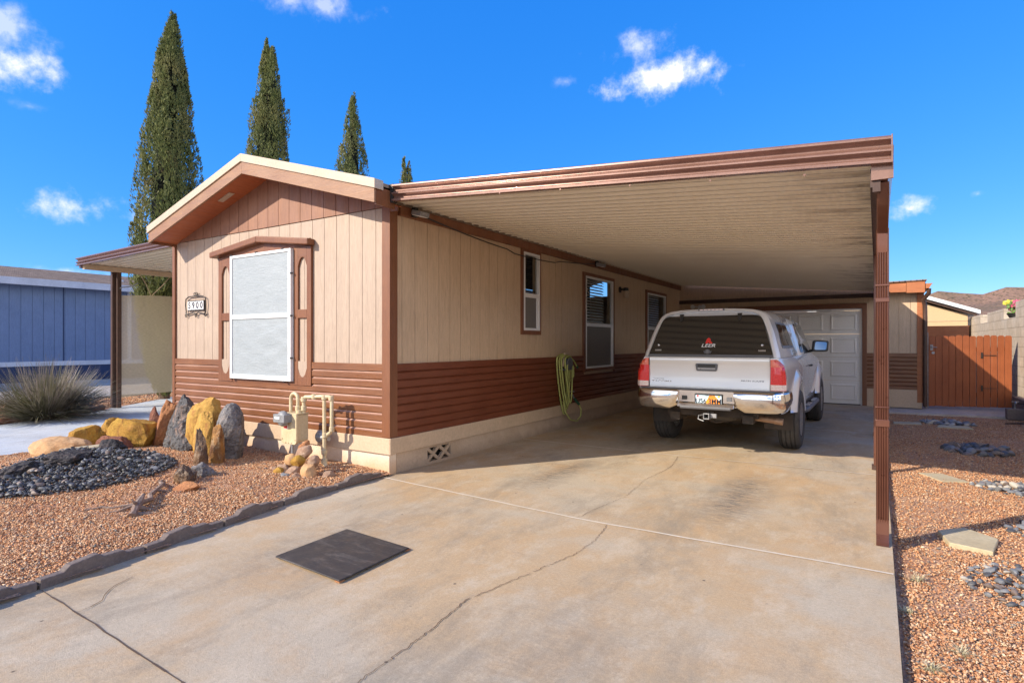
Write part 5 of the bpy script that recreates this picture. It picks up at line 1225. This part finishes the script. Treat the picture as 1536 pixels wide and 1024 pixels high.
# ------------------------------------------------------------------ rocks
def rock(name, label, cat, mat, c, size, rot=(0, 0, 0), seed=1, cuts=7, amp=.2, sub=5, taper=0., depth=.75, group=None, flat=0.):
    bm = bmesh.new(); bmesh.ops.create_icosphere(bm, subdivisions=sub, radius=1)
    rr = random.Random(seed); planes = []
    for _ in range(int(cuts*2.2)):
        n = Vector((rr.gauss(0, 1), rr.gauss(0, 1), rr.gauss(0, .8))).normalized(); planes.append((n, rr.uniform(.62, .92)))
    so = Vector((seed*3.1, seed*1.7, seed*.9)); e = Euler(rot).to_matrix(); S = Vector(size)
    for v in bm.verts:
        p = v.co.copy()
        p *= 1+amp*.9*noise.noise(p*1.2+so)
        for n, d_ in planes:
            k = p.dot(n)-d_
            if k > 0: p -= n*k*.97
        r1 = 1-abs(noise.noise(p*2.6+so))*2; p *= 1+amp*.28*r1+amp*.20*noise.noise(p*6+so)+amp*.13*noise.noise(p*14+so)
        if taper: p.x *= 1-taper*(p.z*.5+.5); p.y *= 1-taper*(p.z*.5+.5)
        v.co = e @ Vector((p.x*S.x, p.y*S.y, p.z*S.z))*1.06
    me = bpy.data.meshes.new(name); bm.to_mesh(me); bm.free(); me.shade_smooth(); me.set_sharp_from_angle(angle=R(32)); me.materials.append(mat)
    o = bpy.data.objects.new(name, me); col.objects.link(o); o.location = c; ORI[o.name] = Vector(c)
    if cat: tag(o, label, cat, group)
    return o
GB = 'boulders edging the front garden'
rock('boulder', 'low flat tan sandstone boulder at the left end of the boulder row', 'boulder', M['r_tan'], (-8.05, 2.85, .10), (.36, .26, .17), (0, 0, .3), 2, 5, .14, group=GB)
rock('boulder', 'rounded ochre yellow boulder right behind the flat tan one', 'boulder', M['r_yellow'], (-8.52, 3.28, .16), (.19, .18, .19), (0, .15, 0), 5, 6, .15, group=GB)
rock('boulder', 'small leaning yellow boulder left of the big yellow one', 'boulder', M['r_yellow'], (-8.45, 3.52, .18), (.11, .16, .23), (0, .35, 0), 7, 6, .15, group=GB)
rock('boulder', 'big ochre yellow boulder in the middle of the row', 'boulder', M['r_yellow'], (-8.10, 3.65, .20), (.33, .26, .27), (0, .1, .2), 9, 8, .17, group=GB)
rock('boulder', 'low dark red rock in front of the big yellow boulder', 'boulder', M['r_red'], (-7.95, 3.36, .10), (.26, .14, .12), (0, .1, .25), 12, 9, .3, group=GB)
rock('boulder', 'small upright red pointed rock behind the row', 'boulder', M['r_red'], (-8.62, 4.15, .26), (.12, .09, .22), (0, .1, .2), 14, 7, .2, taper=.5, group=GB)
rock('boulder', 'long orange sandstone slab leaning to the right', 'boulder', M['r_orange'], (-7.80, 3.88, .27), (.13, .12, .40), (0, .48, 0), 16, 7, .16, group=GB)
rock('boulder', 'black lava rock with pink crust leaning to the right', 'boulder', M['r_lava'], (-7.42, 3.92, .30), (.22, .19, .44), (0, .52, 0), 18, 9, .26, group=GB)
rock('boulder', 'stubby pink crusted lava rock beneath the leaning black one', 'boulder', M['r_lava'], (-7.12, 3.80, .19), (.21, .17, .24), (0, .1, .3), 19, 9, .26, group=GB)
rock('boulder', 'tallest golden yellow upright boulder', 'boulder', M['r_tall'], (-6.80, 3.86, .32), (.25, .19, .43), (0, .12, 0), 21, 8, .17, group=GB)
rock('boulder', 'pale golden lobe of rock against the front of the tallest boulder', 'boulder', M['r_tall'], (-6.55, 3.70, .25), (.16, .12, .32), (0, .1, 0), 23, 7, .16, group=GB)
rock('boulder', 'tall grey pitted lava boulder right of the golden one', 'boulder', M['r_grey'], (-6.20, 3.80, .28), (.18, .16, .38), (0, .08, 0), 58, 5, .12, group=GB)
rock('petrified_log', 'orange upright petrified wood with a pale top', 'petrified wood', M['r_petr'], (-6.10, 3.58, .22), (.10, .08, .27), (0, .03, 0), 27, 9, .18)
rock('petrified_log', 'dark tapering petrified wood with pale veins', 'petrified wood', M['r_petrd'], (-6.06, 3.38, .18), (.11, .09, .26), (0, -.12, .2), 29, 10, .3, taper=.35)
rock('rock', 'yellowish brown rock, left of the three at the foot of the petrified wood', 'rock', M['r_petrd'], (-5.48, 2.90, .11), (.11, .10, .13), (0, .3, .2), 31, 9, .28)
rock('rock', 'pale chunky rock, right of the three at the foot of the petrified wood', 'rock', M['r_grey'], (-5.56, 3.13, .10), (.13, .11, .10), (0, .1, .6), 33, 9, .28)
rock('rock', 'tan low rock lying in front of the yellowish brown one', 'rock', M['r_orange'], (-5.24, 2.78, .07), (.15, .075, .065), (0, -.2, .3), 35, 9, .22)
# lava fountain mound of dark stones
rock('lava_rock', 'large dark lava boulder at the top right of the black stone mound', 'rock', M['r_dark'], (-7.25, 3.02, .21), (.15, .14, .08), (0, .05, .3), 41, 8, .3)
rock('lava_rock', 'large brown black lava boulder on the middle of the stone mound', 'rock', M['r_dark'], (-6.90, 2.50, .20), (.22, .22, .10), (0, -.1, .25), 43, 8, .35)
rock('lava_rock', 'long dark lava rock on the left shoulder of the stone mound', 'rock', M['r_dark'], (-6.95, 2.15, .14), (.16, .20, .08), (0, -.15, .4), 45, 8, .35)
rock('lava_rock', 'dark angular lava rock at the right end of the stone mound', 'rock', M['r_grey'], (-6.62, 3.18, .11), (.09, .08, .07), (0, .3, .4), 47, 9, .3)
b = MB(); b.prism(rr_poly([(-7.50, 2.62), (-7.32, 2.60), (-7.28, 2.98), (-7.46, 3.04)], .06), 'z', .20, .23); o = b.build('basin_slab', M['stucco'] if 0 else M['paver'], bevel=.008); tag(o, 'flat pale slab on top of the black stone mound', 'slab')
def stone_variants(mt, nv, seed):
    out = []
    for i in range(nv):
        rr = random.Random(seed+i); bm = bmesh.new(); bmesh.ops.create_icosphere(bm, subdivisions=2, radius=1)
        pl = [(Vector((rr.gauss(0, 1), rr.gauss(0, 1), rr.gauss(0, 1))).normalized(), rr.uniform(.5, .8)) for _ in range(9)]
        for v in bm.verts:
            p = v.co.copy()
            for n, d_ in pl:
                k = p.dot(n)-d_
                if k > 0: p -= n*k*.92
            v.co = Vector((p.x*1.25, p.y*.9, p.z*.6))*(1+.1*noise.noise(p*2+Vector((i, seed, 0))))
        me = bpy.data.meshes.new('pile_stone'); bm.to_mesh(me); bm.free(); me.shade_smooth(); me.set_sharp_from_angle(angle=R(38)); me.materials.append(mt); out.append(me)
    return out
SV = {k: stone_variants(M[k], 4, s) for k, s in (('s_dark', 100), ('s_grey', 200), ('s_brown', 300), ('s_pale', 400))}
def put_stone(name, x, y, z, s, kind, label, cat, group, rr):
    o = bpy.data.objects.new(name, rr.choice(SV[kind])); o.location = (x, y, z); o.scale = (s, s*rr.uniform(.75, 1.1), s*rr.uniform(.7, 1.2)); o.rotation_euler = (rr.uniform(-.5, .5), rr.uniform(-.5, .5), rr.uniform(0, 6.28))
    col.objects.link(o); return tag(o, label, cat, group)
rr = random.Random(77); n = 0; cells = []
while n < 296:
    a, q = rr.uniform(0, 6.283), math.sqrt(rr.random()); x = -6.62+.84*q*math.cos(a)*.34-.72*q*math.sin(a)*.94; y = 2.45+.84*q*math.cos(a)*.94+.72*q*math.sin(a)*.34
    if any((x-c[0])**2+(y-c[1])**2 < .0022 for c in cells): 
        if rr.random() < .93: continue
    cells.append((x, y)); s = rr.uniform(.015, .036)*(1.25 if n % 9 == 0 else 1)
    put_stone('dark_stone', x, y, hl(x, y)+.03+rr.uniform(0, .03), s, rr.choices(('s_dark', 's_grey', 's_brown'), (.74, .14, .12))[0], 'dark slate pebble in the black stone mound in the front garden', 'stone', 'dark stones of the garden mound', rr); n += 1
pts = []
for _ in range(5200):
    a, q = rr.uniform(0, 6.283), math.sqrt(rr.random())*1.03; x = -6.62+.84*q*math.cos(a)*.34-.72*q*math.sin(a)*.94; y = 2.45+.84*q*math.cos(a)*.94+.72*q*math.sin(a)*.34; pts.append((x, y, hl(x, y)+.015+rr.uniform(0, .02)))
M['darkgrav'] = m_islands('black slate chips', [(0, (.035, .04, .048)), (.4, (.07, .075, .085)), (.75, (.11, .10, .095)), (.92, (.17, .13, .11))], .6)
stones(pts, .010, .026, 9, 'slate_chips', M['darkgrav'], 'small black slate chips filling the garden stone mound', 'stones')
# patches of river stones on the right
def patch(cx, cy, rx, ry, n, smin, smax, mixk, label, seed, hgt=.03):
    rr = random.Random(seed); pl = []; tries = 0
    while len(pl) < n and tries < 6000:
        tries += 1; a, q = rr.uniform(0, 6.283), math.sqrt(rr.random()); x, y = cx+rx*q*math.cos(a), cy+ry*q*math.sin(a)
        s = rr.uniform(smin, smax)
        if any(math.hypot(x-c[0], y-c[1]) < (s+c[2])*.72 for c in pl): continue
        pl.append((x, y, s)); put_stone('river_stone', x, y, hr(x, y)+s*.35+hgt*(1-q)*1.0, s, rr.choices(('s_dark', 's_grey', 's_brown', 's_pale'), mixk)[0], label, 'stone', label.split(' in ')[0]+' patch', rr)
mk = (.25, .42, .12, .21)
patch(.80, 4.42, .36, .42, 150, .016, .032, mk, 'river stone in the nearest grey stone patch at the right edge', 1)
patch(1.20, 5.75, .34, .38, 75, .022, .042, mk, 'river stone in the second grey stone patch at the right edge', 2)
patch(1.13, 7.35, .32, .30, 65, .024, .045, mk, 'river stone in the patch right of the tan slab in the sun', 3)
patch(1.12, 9.7, .34, .42, 46, .05, .085, (.5, .2, .28, .02), 'dark flat stone in the shaded heap in the middle of the side yard', 4, .06)
patch(1.05, 12.7, .42, .32, 46, .04, .07, (.1, .45, .25, .2), 'river stone in the farthest patch near the gate', 5)
# stepping slabs
def slab(pts_, z0, z1, label):
    b = MB(); b.prism(pts_, 'z', z0-.03, z1-.03); o = b.build('stepping_slab', M['paver'], bevel=.006); tag(o, label, 'paving slab', 'stepping slabs in the side yard')
slab([(.385, 5.34), (.56, 5.52), (.735, 5.33), (.66, 4.98), (.43, 5.05)], -.05, .012, 'nearest tan stepping slab, half in shadow beside the downspout')
slab([(.38, 7.66), (.60, 7.74), (.80, 7.42), (.56, 7.30)], -.05, .0, 'second tan stepping slab, sunlit beside a patch of river stones')
slab([(.25, 12.1), (.66, 12.2), (.66, 12.5), (.25, 12.4)], -.05, .0, 'third stepping slab, shaded, left of the two near the gate')
slab([(.86, 12.0), (1.35, 12.05), (1.3, 12.35), (.9, 12.3)], -.05, .0, 'far stepping slab under the farthest stone patch')
# dry weeds by the slab edge
M['straw'] = m_leaf('dry straw grass', (.50, .42, .25), (.62, .54, .36), (.22, .25, .07), .7)
for i, (x, y, s, lab) in enumerate(((.20, 4.22, .11, 'dry straw weed tuft nearest the downspout'), (.33, 3.35, .09, 'dry straw weed tuft in the gravel, right edge'), (.20, 3.1, .08, 'dry straw weed tuft hugging the slab near the bottom'), (.14, 3.72, .07, 'greenish weed tuft against the slab edge'))):
    b = MB(); rr = random.Random(60+i)
    for k in range(46):
        an = rr.uniform(0, 6.28); el = rr.uniform(.15, 1.2); d_ = Vector((math.cos(an)*math.cos(el), math.sin(an)*math.cos(el), math.sin(el)*.7)); L_ = s*rr.uniform(.5, 1.1); sd = Vector((-d_.y, d_.x, 0)).normalized()*.0018; c = Vector((x+rr.uniform(-.02, .02), y+rr.uniform(-.02, .02), hr(x, y)+.008))
        m_ = c+d_*L_*.6; e_ = c+d_*L_-Vector((0, 0, L_*.2)); b.v += [c-sd, c+sd, m_+sd, m_-sd, e_]; q = len(b.v)-5; b.f += [(q, q+1, q+2, q+3), (q+3, q+2, q+4)]
    tag(b.build('weed_tuft', M['straw'], fix=False), lab, 'weed', 'dry weeds in the side gravel')
# cairn under the gas meter
cn = [(-5.22, 3.78, .07, .10, 'c_brown', 'lower left brown stone'), (-4.98, 3.72, .07, .10, 'c_brown', 'lower middle brown stone'), (-4.78, 3.74, .08, .13, 'tan', 'largest tan stone, lower right'), (-5.20, 3.86, .14, .10, 'tan', 'tan stone on the upper left'), (-5.02, 3.82, .16, .09, 'yel', 'yellow stone in the middle'), (-4.84, 3.86, .17, .10, 'c_brown', 'brown stone on the upper right'),
      (-5.04, 3.90, .24, .12, 'c_brown', 'long slanted stone at the top'), (-5.16, 3.98, .26, .09, 'orn', 'orange stone at the very top'), (-5.12, 3.66, .06, .09, 'yel', 'yellow stone at the front left foot'), (-4.94, 3.60, .05, .075, 's_grey', 'small grey stone at the front foot'), (-4.62, 3.86, .05, .09, 'c_brown', 'flat stone at the right foot'), (-5.32, 3.74, .05, .07, 'c_brown', 'small stone at the left foot'), (-4.84, 3.62, .05, .08, 'c_brown', 'dark stone at the front right foot'), (-5.30, 3.92, .10, .08, 's_pale', 'pale stone at the back left')]
for i, (x, y, z, s, k, lab) in enumerate(cn):
    mt = {'tan': M['r_tan'], 'yel': M['r_yellow'], 'orn': M['r_orange']}.get(k) or M[k]
    rock('cairn_stone', lab+' of the little cairn under the gas meter', 'stone', mt, (x, y, z), (s*.95, s*.66, s*.62), (.5*math.sin(i*2), -.4+.5*math.cos(i*1.3), i*1.1), 60+i, 13, .22, 3, group='stones of the cairn under the gas meter')
# driftwood branch
dw = thing('driftwood', 'weathered forked driftwood branch lying on the red gravel', 'driftwood', (-4.95, 2.25, .05))
z0 = .06
b = MB(); b.tube([(-4.80, 2.15, .055), (-4.83, 2.18, .075), (-4.88, 2.21, .09), (-4.94, 2.26, .105), (-4.99, 2.30, .125), (-5.03, 2.34, .15)], [.034, .026, .030, .034, .024, .012], 8); b.tube([(-4.90, 2.22, .09), (-4.90, 2.30, .06), (-4.87, 2.35, .045)], [.026, .018, .008], 7); b.tube([(-4.83, 2.18, .06), (-4.78, 2.26, .05), (-4.77, 2.32, .04)], [.022, .014, .006], 6)
b.tube([(-4.93, 2.25, .10), (-4.88, 2.20, .14), (-4.87, 2.18, .165)], [.02, .012, .004], 6); b.build('stump', M['drift'], dw)
b = MB(); b.tube([(-4.97, 2.28, .10), (-5.08, 2.42, .085), (-5.16, 2.45, .10), (-5.30, 2.56, .095), (-5.38, 2.66, .12), (-5.55, 2.72, .10), (-5.70, 2.82, .085)], [.024, .02, .022, .017, .018, .014, .007], 6); b.tube([(-4.98, 2.25, .09), (-5.02, 2.14, .06), (-5.10, 2.03, .05)], [.014, .010, .004], 5); b.tube([(-5.04, 2.30, .08), (-5.16, 2.16, .06), (-5.22, 2.12, .07), (-5.30, 1.98, .055)], [.013, .01, .009, .004], 5); b.tube([(-5.3, 2.56, .1), (-5.28, 2.66, .07), (-5.36, 2.78, .055)], [.012, .009, .004], 5); b.build('branch', M['drift'], dw)
# edging blocks
names = ['ordinal']; ordn = ['first', 'second', 'third', 'fourth', 'fifth', 'sixth', 'seventh', 'eighth', 'ninth']
yq = 4.26; k = 0; rr = random.Random(9)
while yq > .2:
    ln = .595; y1_ = yq-ln; xa, xb = edge_x(yq)-.035, edge_x(y1_)-.035
    p0, p1 = Vector((xa, yq)), Vector((xb, y1_)); t_ = (p1-p0).normalized(); nrm_ = Vector((t_.y, -t_.x)); ang = math.atan2(t_.y, t_.x)+rr.uniform(-.012, .012)
    mm = Matrix.Translation((p0.x, p0.y, rr.uniform(-.006, .004))) @ Matrix.Rotation(ang, 4, 'Z') @ Matrix.Rotation(rr.uniform(-.03, .03), 4, 'X')
    Lb = (p1-p0).length-.012; h = .078
    pr = [(0, -.05), (Lb, -.05), (Lb, h-.022), (Lb*.80, h-.022), (Lb*.78, h-.01), (Lb*.74, h+.008), (Lb*.50, h+.022), (Lb*.46, h+.018), (Lb*.44, h), (Lb*.22, h-.004), (Lb*.2, h-.022), (0, h-.026)]
    b = MB(); b.prism(pr, 'y', -.03, .03, mm)
    lab = ('edging block touching the house corner, first of the row' if k == 0 else '%s stepped charcoal edging block from the house corner' % (ordn[min(k, 8)]))
    tag(b.build('edging_block', M['edging'], bevel=.007), lab, 'edging block', 'stepped edging blocks along the driveway'); yq = y1_; k += 1
# rubber mat
b = MB(); b.prism([(-3.245, 2.29), (-2.60, 2.25), (-2.625, 2.86), (-3.275, 2.905)], 'z', .010, .021); o = b.build('rubber_mat', M['matrub'], bevel=.004); tag(o, 'dark flat rubber mat lying on the driveway concrete', 'mat')
b = MB(); b.box(-2.64, -2.60, 2.25, 2.29, .004, .012); b.box(-2.66, -2.62, 2.83, 2.87, .004, .012); b.box(-3.24, -3.2, 2.3, 2.34, .004, .012); b.build('foot', M['r_orange'], o)
# concrete block with tap by the gate
o = thing('concrete_block', 'grey concrete block with a small tap standing by the gate corner', 'concrete block', (2.17, 14.1, -.04))
b = MB(); b.box(2.05, 2.32, 13.98, 14.18, -.05, .15); b.build('block', M['edging'], o, bevel=.01)
b = MB(); b.tube([(2.18, 14.09, .14), (2.18, 14.09, .27), (2.18, 14.02, .28), (2.18, 13.99, .25)], .015, 8); b.box(2.13, 2.23, 14.07, 14.10, .275, .29); b.build('tap', M['castgrey'], o)
b = MB(); b.tube([(2.2, 14.05, .25), (2.3, 13.95, .26), (2.38, 13.7, .05), (2.2, 13.3, -.03), (1.9, 13.1, -.03)], .012, 6); tag(b.build('black_hose', M['black'], smooth=60), 'thin black irrigation hose running from the tap over the gravel', 'hose')
# ------------------------------------------------------------------ gas meter
M['s_meter'] = pmat('grey painted meter head', (.27, .275, .28), (.20, .205, .21), 14, .55, .1, bump=.2, bsc=70)
gm = thing('gas_meter', 'beige gas meter with piping in front of the brown lap siding', 'gas meter', (-5.35, 4.05, .05))
b = MB(); b.prism(rr_poly([(-5.55, .275), (-5.29, .275), (-5.29, .60), (-5.55, .60)], [.05, .05, .02, .02]), 'y', 3.99, 4.02)
b.prism(rr_poly([(-5.53, .29), (-5.31, .29), (-5.31, .60), (-5.53, .60)], [.045, .045, .02, .02]), 'y', 4.021, 4.16); b.box(-5.54, -5.30, 4.0, 4.165, .60, .612); b.lathe([(.035, .61), (.035, .64), (0, .645)], (-5.36, 4.08, 0), n=12)
for x in (-5.53, -5.47, -5.42, -5.37, -5.31): b.lathe([(.006, 0), (.006, -.008), (0, -.009)], (x, 3.989, .29 if x not in (-5.53, -5.31) else .33), 'y', 8)
b.build('meter_body', M['gasbeige'], gm, smooth=35, bevel=.004)
b = MB(); mt_ = Matrix.Rotation(R(90), 4, 'X')
b.lathe([(.0, -.045), (.05, -.045), (.072, -.030), (.085, -.01), (.085, .01), (.07, .03), (0, .03)], (-5.46, 3.95, .555), 'y', 24); b.box(-5.56, -5.37, 3.895, 4.0, .515, .605); b.build('index_housing', M['s_meter'], gm, smooth=40, bevel=.006)
b = MB(); b.box(-5.525, -5.44, 3.888, 3.894, .555, .58); b.build('dial', M['white'], gm)
b = MB(); b.box(-5.50, -5.43, 3.984, 3.988, .44, .52); tg_ = b.build('warning_tag', M['white'], gm); b = MB(); b.box(-5.495, -5.435, 3.981, 3.9835, .445, .475); b.build('red_print', M['decalr'], tg_)
b = MB(); r = .020
b.tube([(-5.50, 4.08, .62), (-5.50, 4.08, .76)]+[(-5.44+.06*math.cos(math.radians(180-a)), 4.08, .76+.06*math.sin(math.radians(a))) for a in range(15, 180, 15)]+[(-5.38, 4.08, .76), (-5.38, 4.08, .66)], r, 12)
b.tube([(-5.32, 4.11, .60), (-5.32, 4.11, .77), (-5.30, 4.11, .785), (-5.06, 4.16, .80), (-4.985, 4.18, .80), (-4.955, 4.185, .775), (-4.955, 4.185, .44), (-4.975, 4.18, .41), (-5.04, 4.17, .37)], r, 12)
b.tube([(-5.05, 4.165, .80), (-5.05, 4.165, .10)], r, 12); b.tube([(-5.05, 4.165, .10), (-5.0, 4.16, .0)], r*1.15, 12)
for p, rr_ in (((-5.32, 4.11, .66), .03), ((-5.32, 4.11, .76), .032), ((-5.05, 4.165, .79), .03), ((-4.96, 4.183, .785), .03), ((-4.955, 4.185, .45), .028), ((-5.04, 4.165, .38), .03), ((-5.38, 4.08, .66), .03), ((-5.05, 4.165, .20), .032), ((-5.18, 4.135, .793), .028), ((-5.05, 4.165, .10), .034)):
    b.lathe([(rr_*.8, -.028), (rr_, -.022), (rr_, .022), (rr_*.8, .028)], p, 'z', 12)
b.build('pipes', M['gasbeige'], gm, smooth=40)
b = MB(); b.lathe([(0, 0), (.055, .005), (.075, .03), (.075, .045), (.05, .07), (0, .075)], (-5.20, 4.20, .34), 'y', 20); b.lathe([(.03, -.12), (.03, .06)], (-5.10, 4.22, .34), 'x', 12); b.build('regulator', M['castgrey'], gm, smooth=40)
b = MB(); b.tube([(-5.50, 4.10, .30), (-5.50, 4.10, -.05)], .016, 8); b.build('riser', M['castgrey'], gm)
# ------------------------------------------------------------------ house number sign
hn = thing('house_number_sign', 'wrought iron house number sign reading 5900 on the front wall', 'sign', (-7.94, 4.36, 1.88)); yS = HY0-.02
b = MB(); b.box(-8.15, -7.74, yS-.004, yS+.01, 1.825, 1.965); b.build('backing', M['iron'], hn)
b = MB()
for k in range(4): b.box(-8.135+k*.100, -8.045+k*.100, yS-.012, yS-.004, 1.838, 1.952)
tl_ = b.build('number_tiles', M['white'], hn)
for k, ch in enumerate('5900'): text_mesh(ch, .125, 'digit', M['decalb'], hn, Matrix.Translation((-8.09+k*.100+7.94, yS-.0135-4.36, 1.893-1.88)) @ Matrix.Rotation(R(90), 4, 'X'), .001, bold=.003)
b = MB(); q = yS-.006
b.tube([(-8.18, q, 1.80), (-8.20, q, 1.90), (-8.19, q, 1.99), (-8.12, q, 2.02), (-7.94, q, 2.025), (-7.77, q, 2.02), (-7.70, q, 1.99), (-7.69, q, 1.90), (-7.71, q, 1.80)], .008, 6)
b.tube([(-8.20, q, 1.80), (-8.16, q, 1.775), (-8.0, q, 1.80), (-7.94, q, 1.77), (-7.88, q, 1.80), (-7.73, q, 1.775), (-7.69, q, 1.80)], .008, 6)
for cx, cz, r_ in ((-7.965, 2.05, .022), (-7.92, 2.05, .022), (-8.19, 1.76, .02), (-7.70, 1.76, .02), (-7.94, 1.755, .018)): b.tube([(cx+r_*math.cos(a), q, cz+r_*math.sin(a)) for a in np.linspace(0, 6.283, 13)[:-1]], .006, 6, closed=True)
b.build('scrollwork', M['iron'], hn)
# ------------------------------------------------------------------ hose, lamps, cable on the long side
hr_ = thing('hose_hanger', 'pale metal hose hanger fixed to the brown siding', 'hose hanger', (-4.27, 8.27, 1.05)); xw = HX1+.03
b = MB(); b.tube([(xw+.06, 8.13, 1.0), (xw+.06, 8.20, 1.21), (xw+.06, 8.34, 1.21), (xw+.06, 8.41, 1.0)], .016, 8); b.build('bail', M['cream'], hr_, smooth=50)
b = MB(); b.lathe([(.10, 0), (.10, .02), (.075, .03), (.075, .12), (.095, .13), (.095, .145), (0, .15)], (xw-.02, 8.27, 1.05), 'x', 20); b.box(xw-.02, xw+.1, 8.10, 8.44, .945, .965); b.build('drum', M['satin'], hr_, smooth=40)
b = MB(); rr = random.Random(2)
for k in range(6):
    w_ = .17-.015*k+rr.uniform(-.02, .02); cz = 1.10+rr.uniform(-.03, .02); bot = .26+.045*k+rr.uniform(-.03, .03); xo = xw+.035+.018*(k % 4); cy = 8.19+rr.uniform(-.03, .03)+.02*k; loop = []
    for a in np.linspace(0, 2*math.pi, 30)[:-1]:
        s_ = math.sin(a); zz_ = (cz+.03) if s_ > 0 else cz; loop.append((xo+.004*math.sin(3*a+k), cy+w_*math.cos(a)*(1.0 if s_ > -.2 else 1.0+.3*s_)+(.07 if 1 else 0)*max(0, -s_)**1.3, cz+(.08*s_ if s_ > 0 else (cz-bot)*s_)))
    b.tube(loop, .0135, 7, closed=True)
b.tube([(xw+.10, 8.30, 1.07), (xw+.12, 8.17, 1.02), (xw+.13, 8.16, .88), (xw+.13, 8.27, .77), (xw+.12, 8.40, .84), (xw+.11, 8.42, .98), (xw+.10, 8.34, 1.08)], .0115, 7)
b.tube([(xw+.06, 8.15, .45), (xw+.08, 8.18, .28), (xw+.10, 8.33, .14), (xw+.12, 8.52, .10), (xw+.11, 8.68, .16), (xw+.10, 8.72, .27), (xw+.09, 8.66, .36)], .0115, 7)
b.tube([(xw+.10, 8.38, 1.12), (xw+.10, 8.46, 1.08), (xw+.10, 8.55, 1.0)], .0115, 7)
M['hose'] = pmat('yellow green hose', (.46, .47, .15), (.38, .40, .11), 9, .5, bump=.1); M['green'] = pmat('dark green coupling', (.02, .09, .05), None, 9, .5, bump=.1)
ho = b.build('garden_hose', M['hose'], smooth=60); tag(ho, 'coiled yellow green garden hose hanging on the hanger', 'hose')
b = MB(); b.tube([(xw+.10, 8.55, 1.0), (xw+.10, 8.59, .97)], .02, 8); b.tube([(xw+.09, 8.66, .36), (xw+.06, 8.55, .46)], .022, 8); b.build('coupling', M['green'], ho)
sp = thing('spigot', 'outdoor water tap low on the wall beside the hose', 'tap', (-4.26, 8.5, .5)); b = MB(); b.tube([(xw-.03, 8.5, .52), (xw+.06, 8.5, .52), (xw+.06, 8.53, .47)], .016, 8); b.lathe([(.04, .05), (.045, .06), (.04, .07)], (xw+.04, 8.5, .52), 'z', 10); b.build('valve', M['castgrey'], sp)
def flood(y, label):
    f = thing('flood_light', label, 'light', (HX1+.05, y, 2.80))
    b = MB(); b.box(HX1+.046, HX1+.09, y-.03, y+.03, 2.74, 2.84); b.lathe([(.02, 0), (.02, .06)], (HX1+.07, y, 2.76), 'x', 10); b.build('base', M['black'], f)
    b = MB(); mm = Matrix.Translation((HX1+.14, y+.0, 2.765)) @ Matrix.Rotation(R(14), 4, 'Y'); b.box(-.06, .07, -.075, .075, -.02, .03, mm); h = b.build('head', M['castgrey'], f, bevel=.006)
    b = MB(); b.box(-.05, .06, -.065, .065, -.026, -.021, mm); b.build('lens', M['white'], h)
flood(4.70, 'white faced flood light at the near corner under the carport'); flood(9.50, 'small flood light above the middle window')
b = MB(); cp = []
for k in range(25): t_ = k/24; cp.append((HX1+.055+.02*math.sin(t_*3.1), 4.78+(9.46-4.78)*t_, 2.79-.28*math.sin(math.pi*t_)**.9*(1.0)*.55+(-.03 if .4 < t_ < .7 else 0)))
b.tube(cp, .0075, 6); tag(b.build('power_cable', M['black'], smooth=60), 'black cable sagging between the two flood lights', 'cable')
b = MB(); sc = thing('wall_lamp', 'black wall lamp with glass jar shade right of the middle window', 'lamp', (HX1, 10.75, 2.41))
b.lathe([(.06, 0), (.06, .02), (.02, .03), (.018, .14), (0, .14)], (HX1, 10.75, 2.43), 'x', 16); b.lathe([(0, .06), (.05, .05), (.055, .0), (.05, -.01)], (HX1+.13, 10.75, 2.41), 'z', 16); b.build('bracket', M['black'], sc, smooth=40)
b = MB(); b.lathe([(.045, .0), (.058, -.03), (.055, -.11), (.035, -.14), (0, -.145)], (HX1+.13, 10.75, 2.40), 'z', 16); b.build('glass_shade', M['cream'], sc, smooth=60)
tl2 = thing('security_light', 'white twin headed security light on the garage wall', 'light', (-3.78, 14.83, 2.27))
b = MB(); b.lathe([(.05, 0), (.05, -.03), (.03, -.06), (0, -.06)], (-3.78, 14.85, 2.28), 'y', 14); b.lathe([(.0, .04), (.04, .03), (.045, -.03), (.03, -.06), (0, -.07)], (-3.78, 14.74, 2.20), 'z', 14); b.build('sensor', M['white'], tl2, smooth=40)
for s in (-1, 1):
    b = MB(); b.tube([(-3.78, 14.80, 2.28), (-3.78+s*.09, 14.74, 2.29), (-3.78+s*.12, 14.70, 2.28)], .015, 8); b.lathe([(.02, .05), (.04, .03), (.055, -.05), (0, -.05)], (-3.78+s*.13, 14.69, 2.28), 'y', 14); b.build('lamp_head', M['white'], tl2, smooth=40)
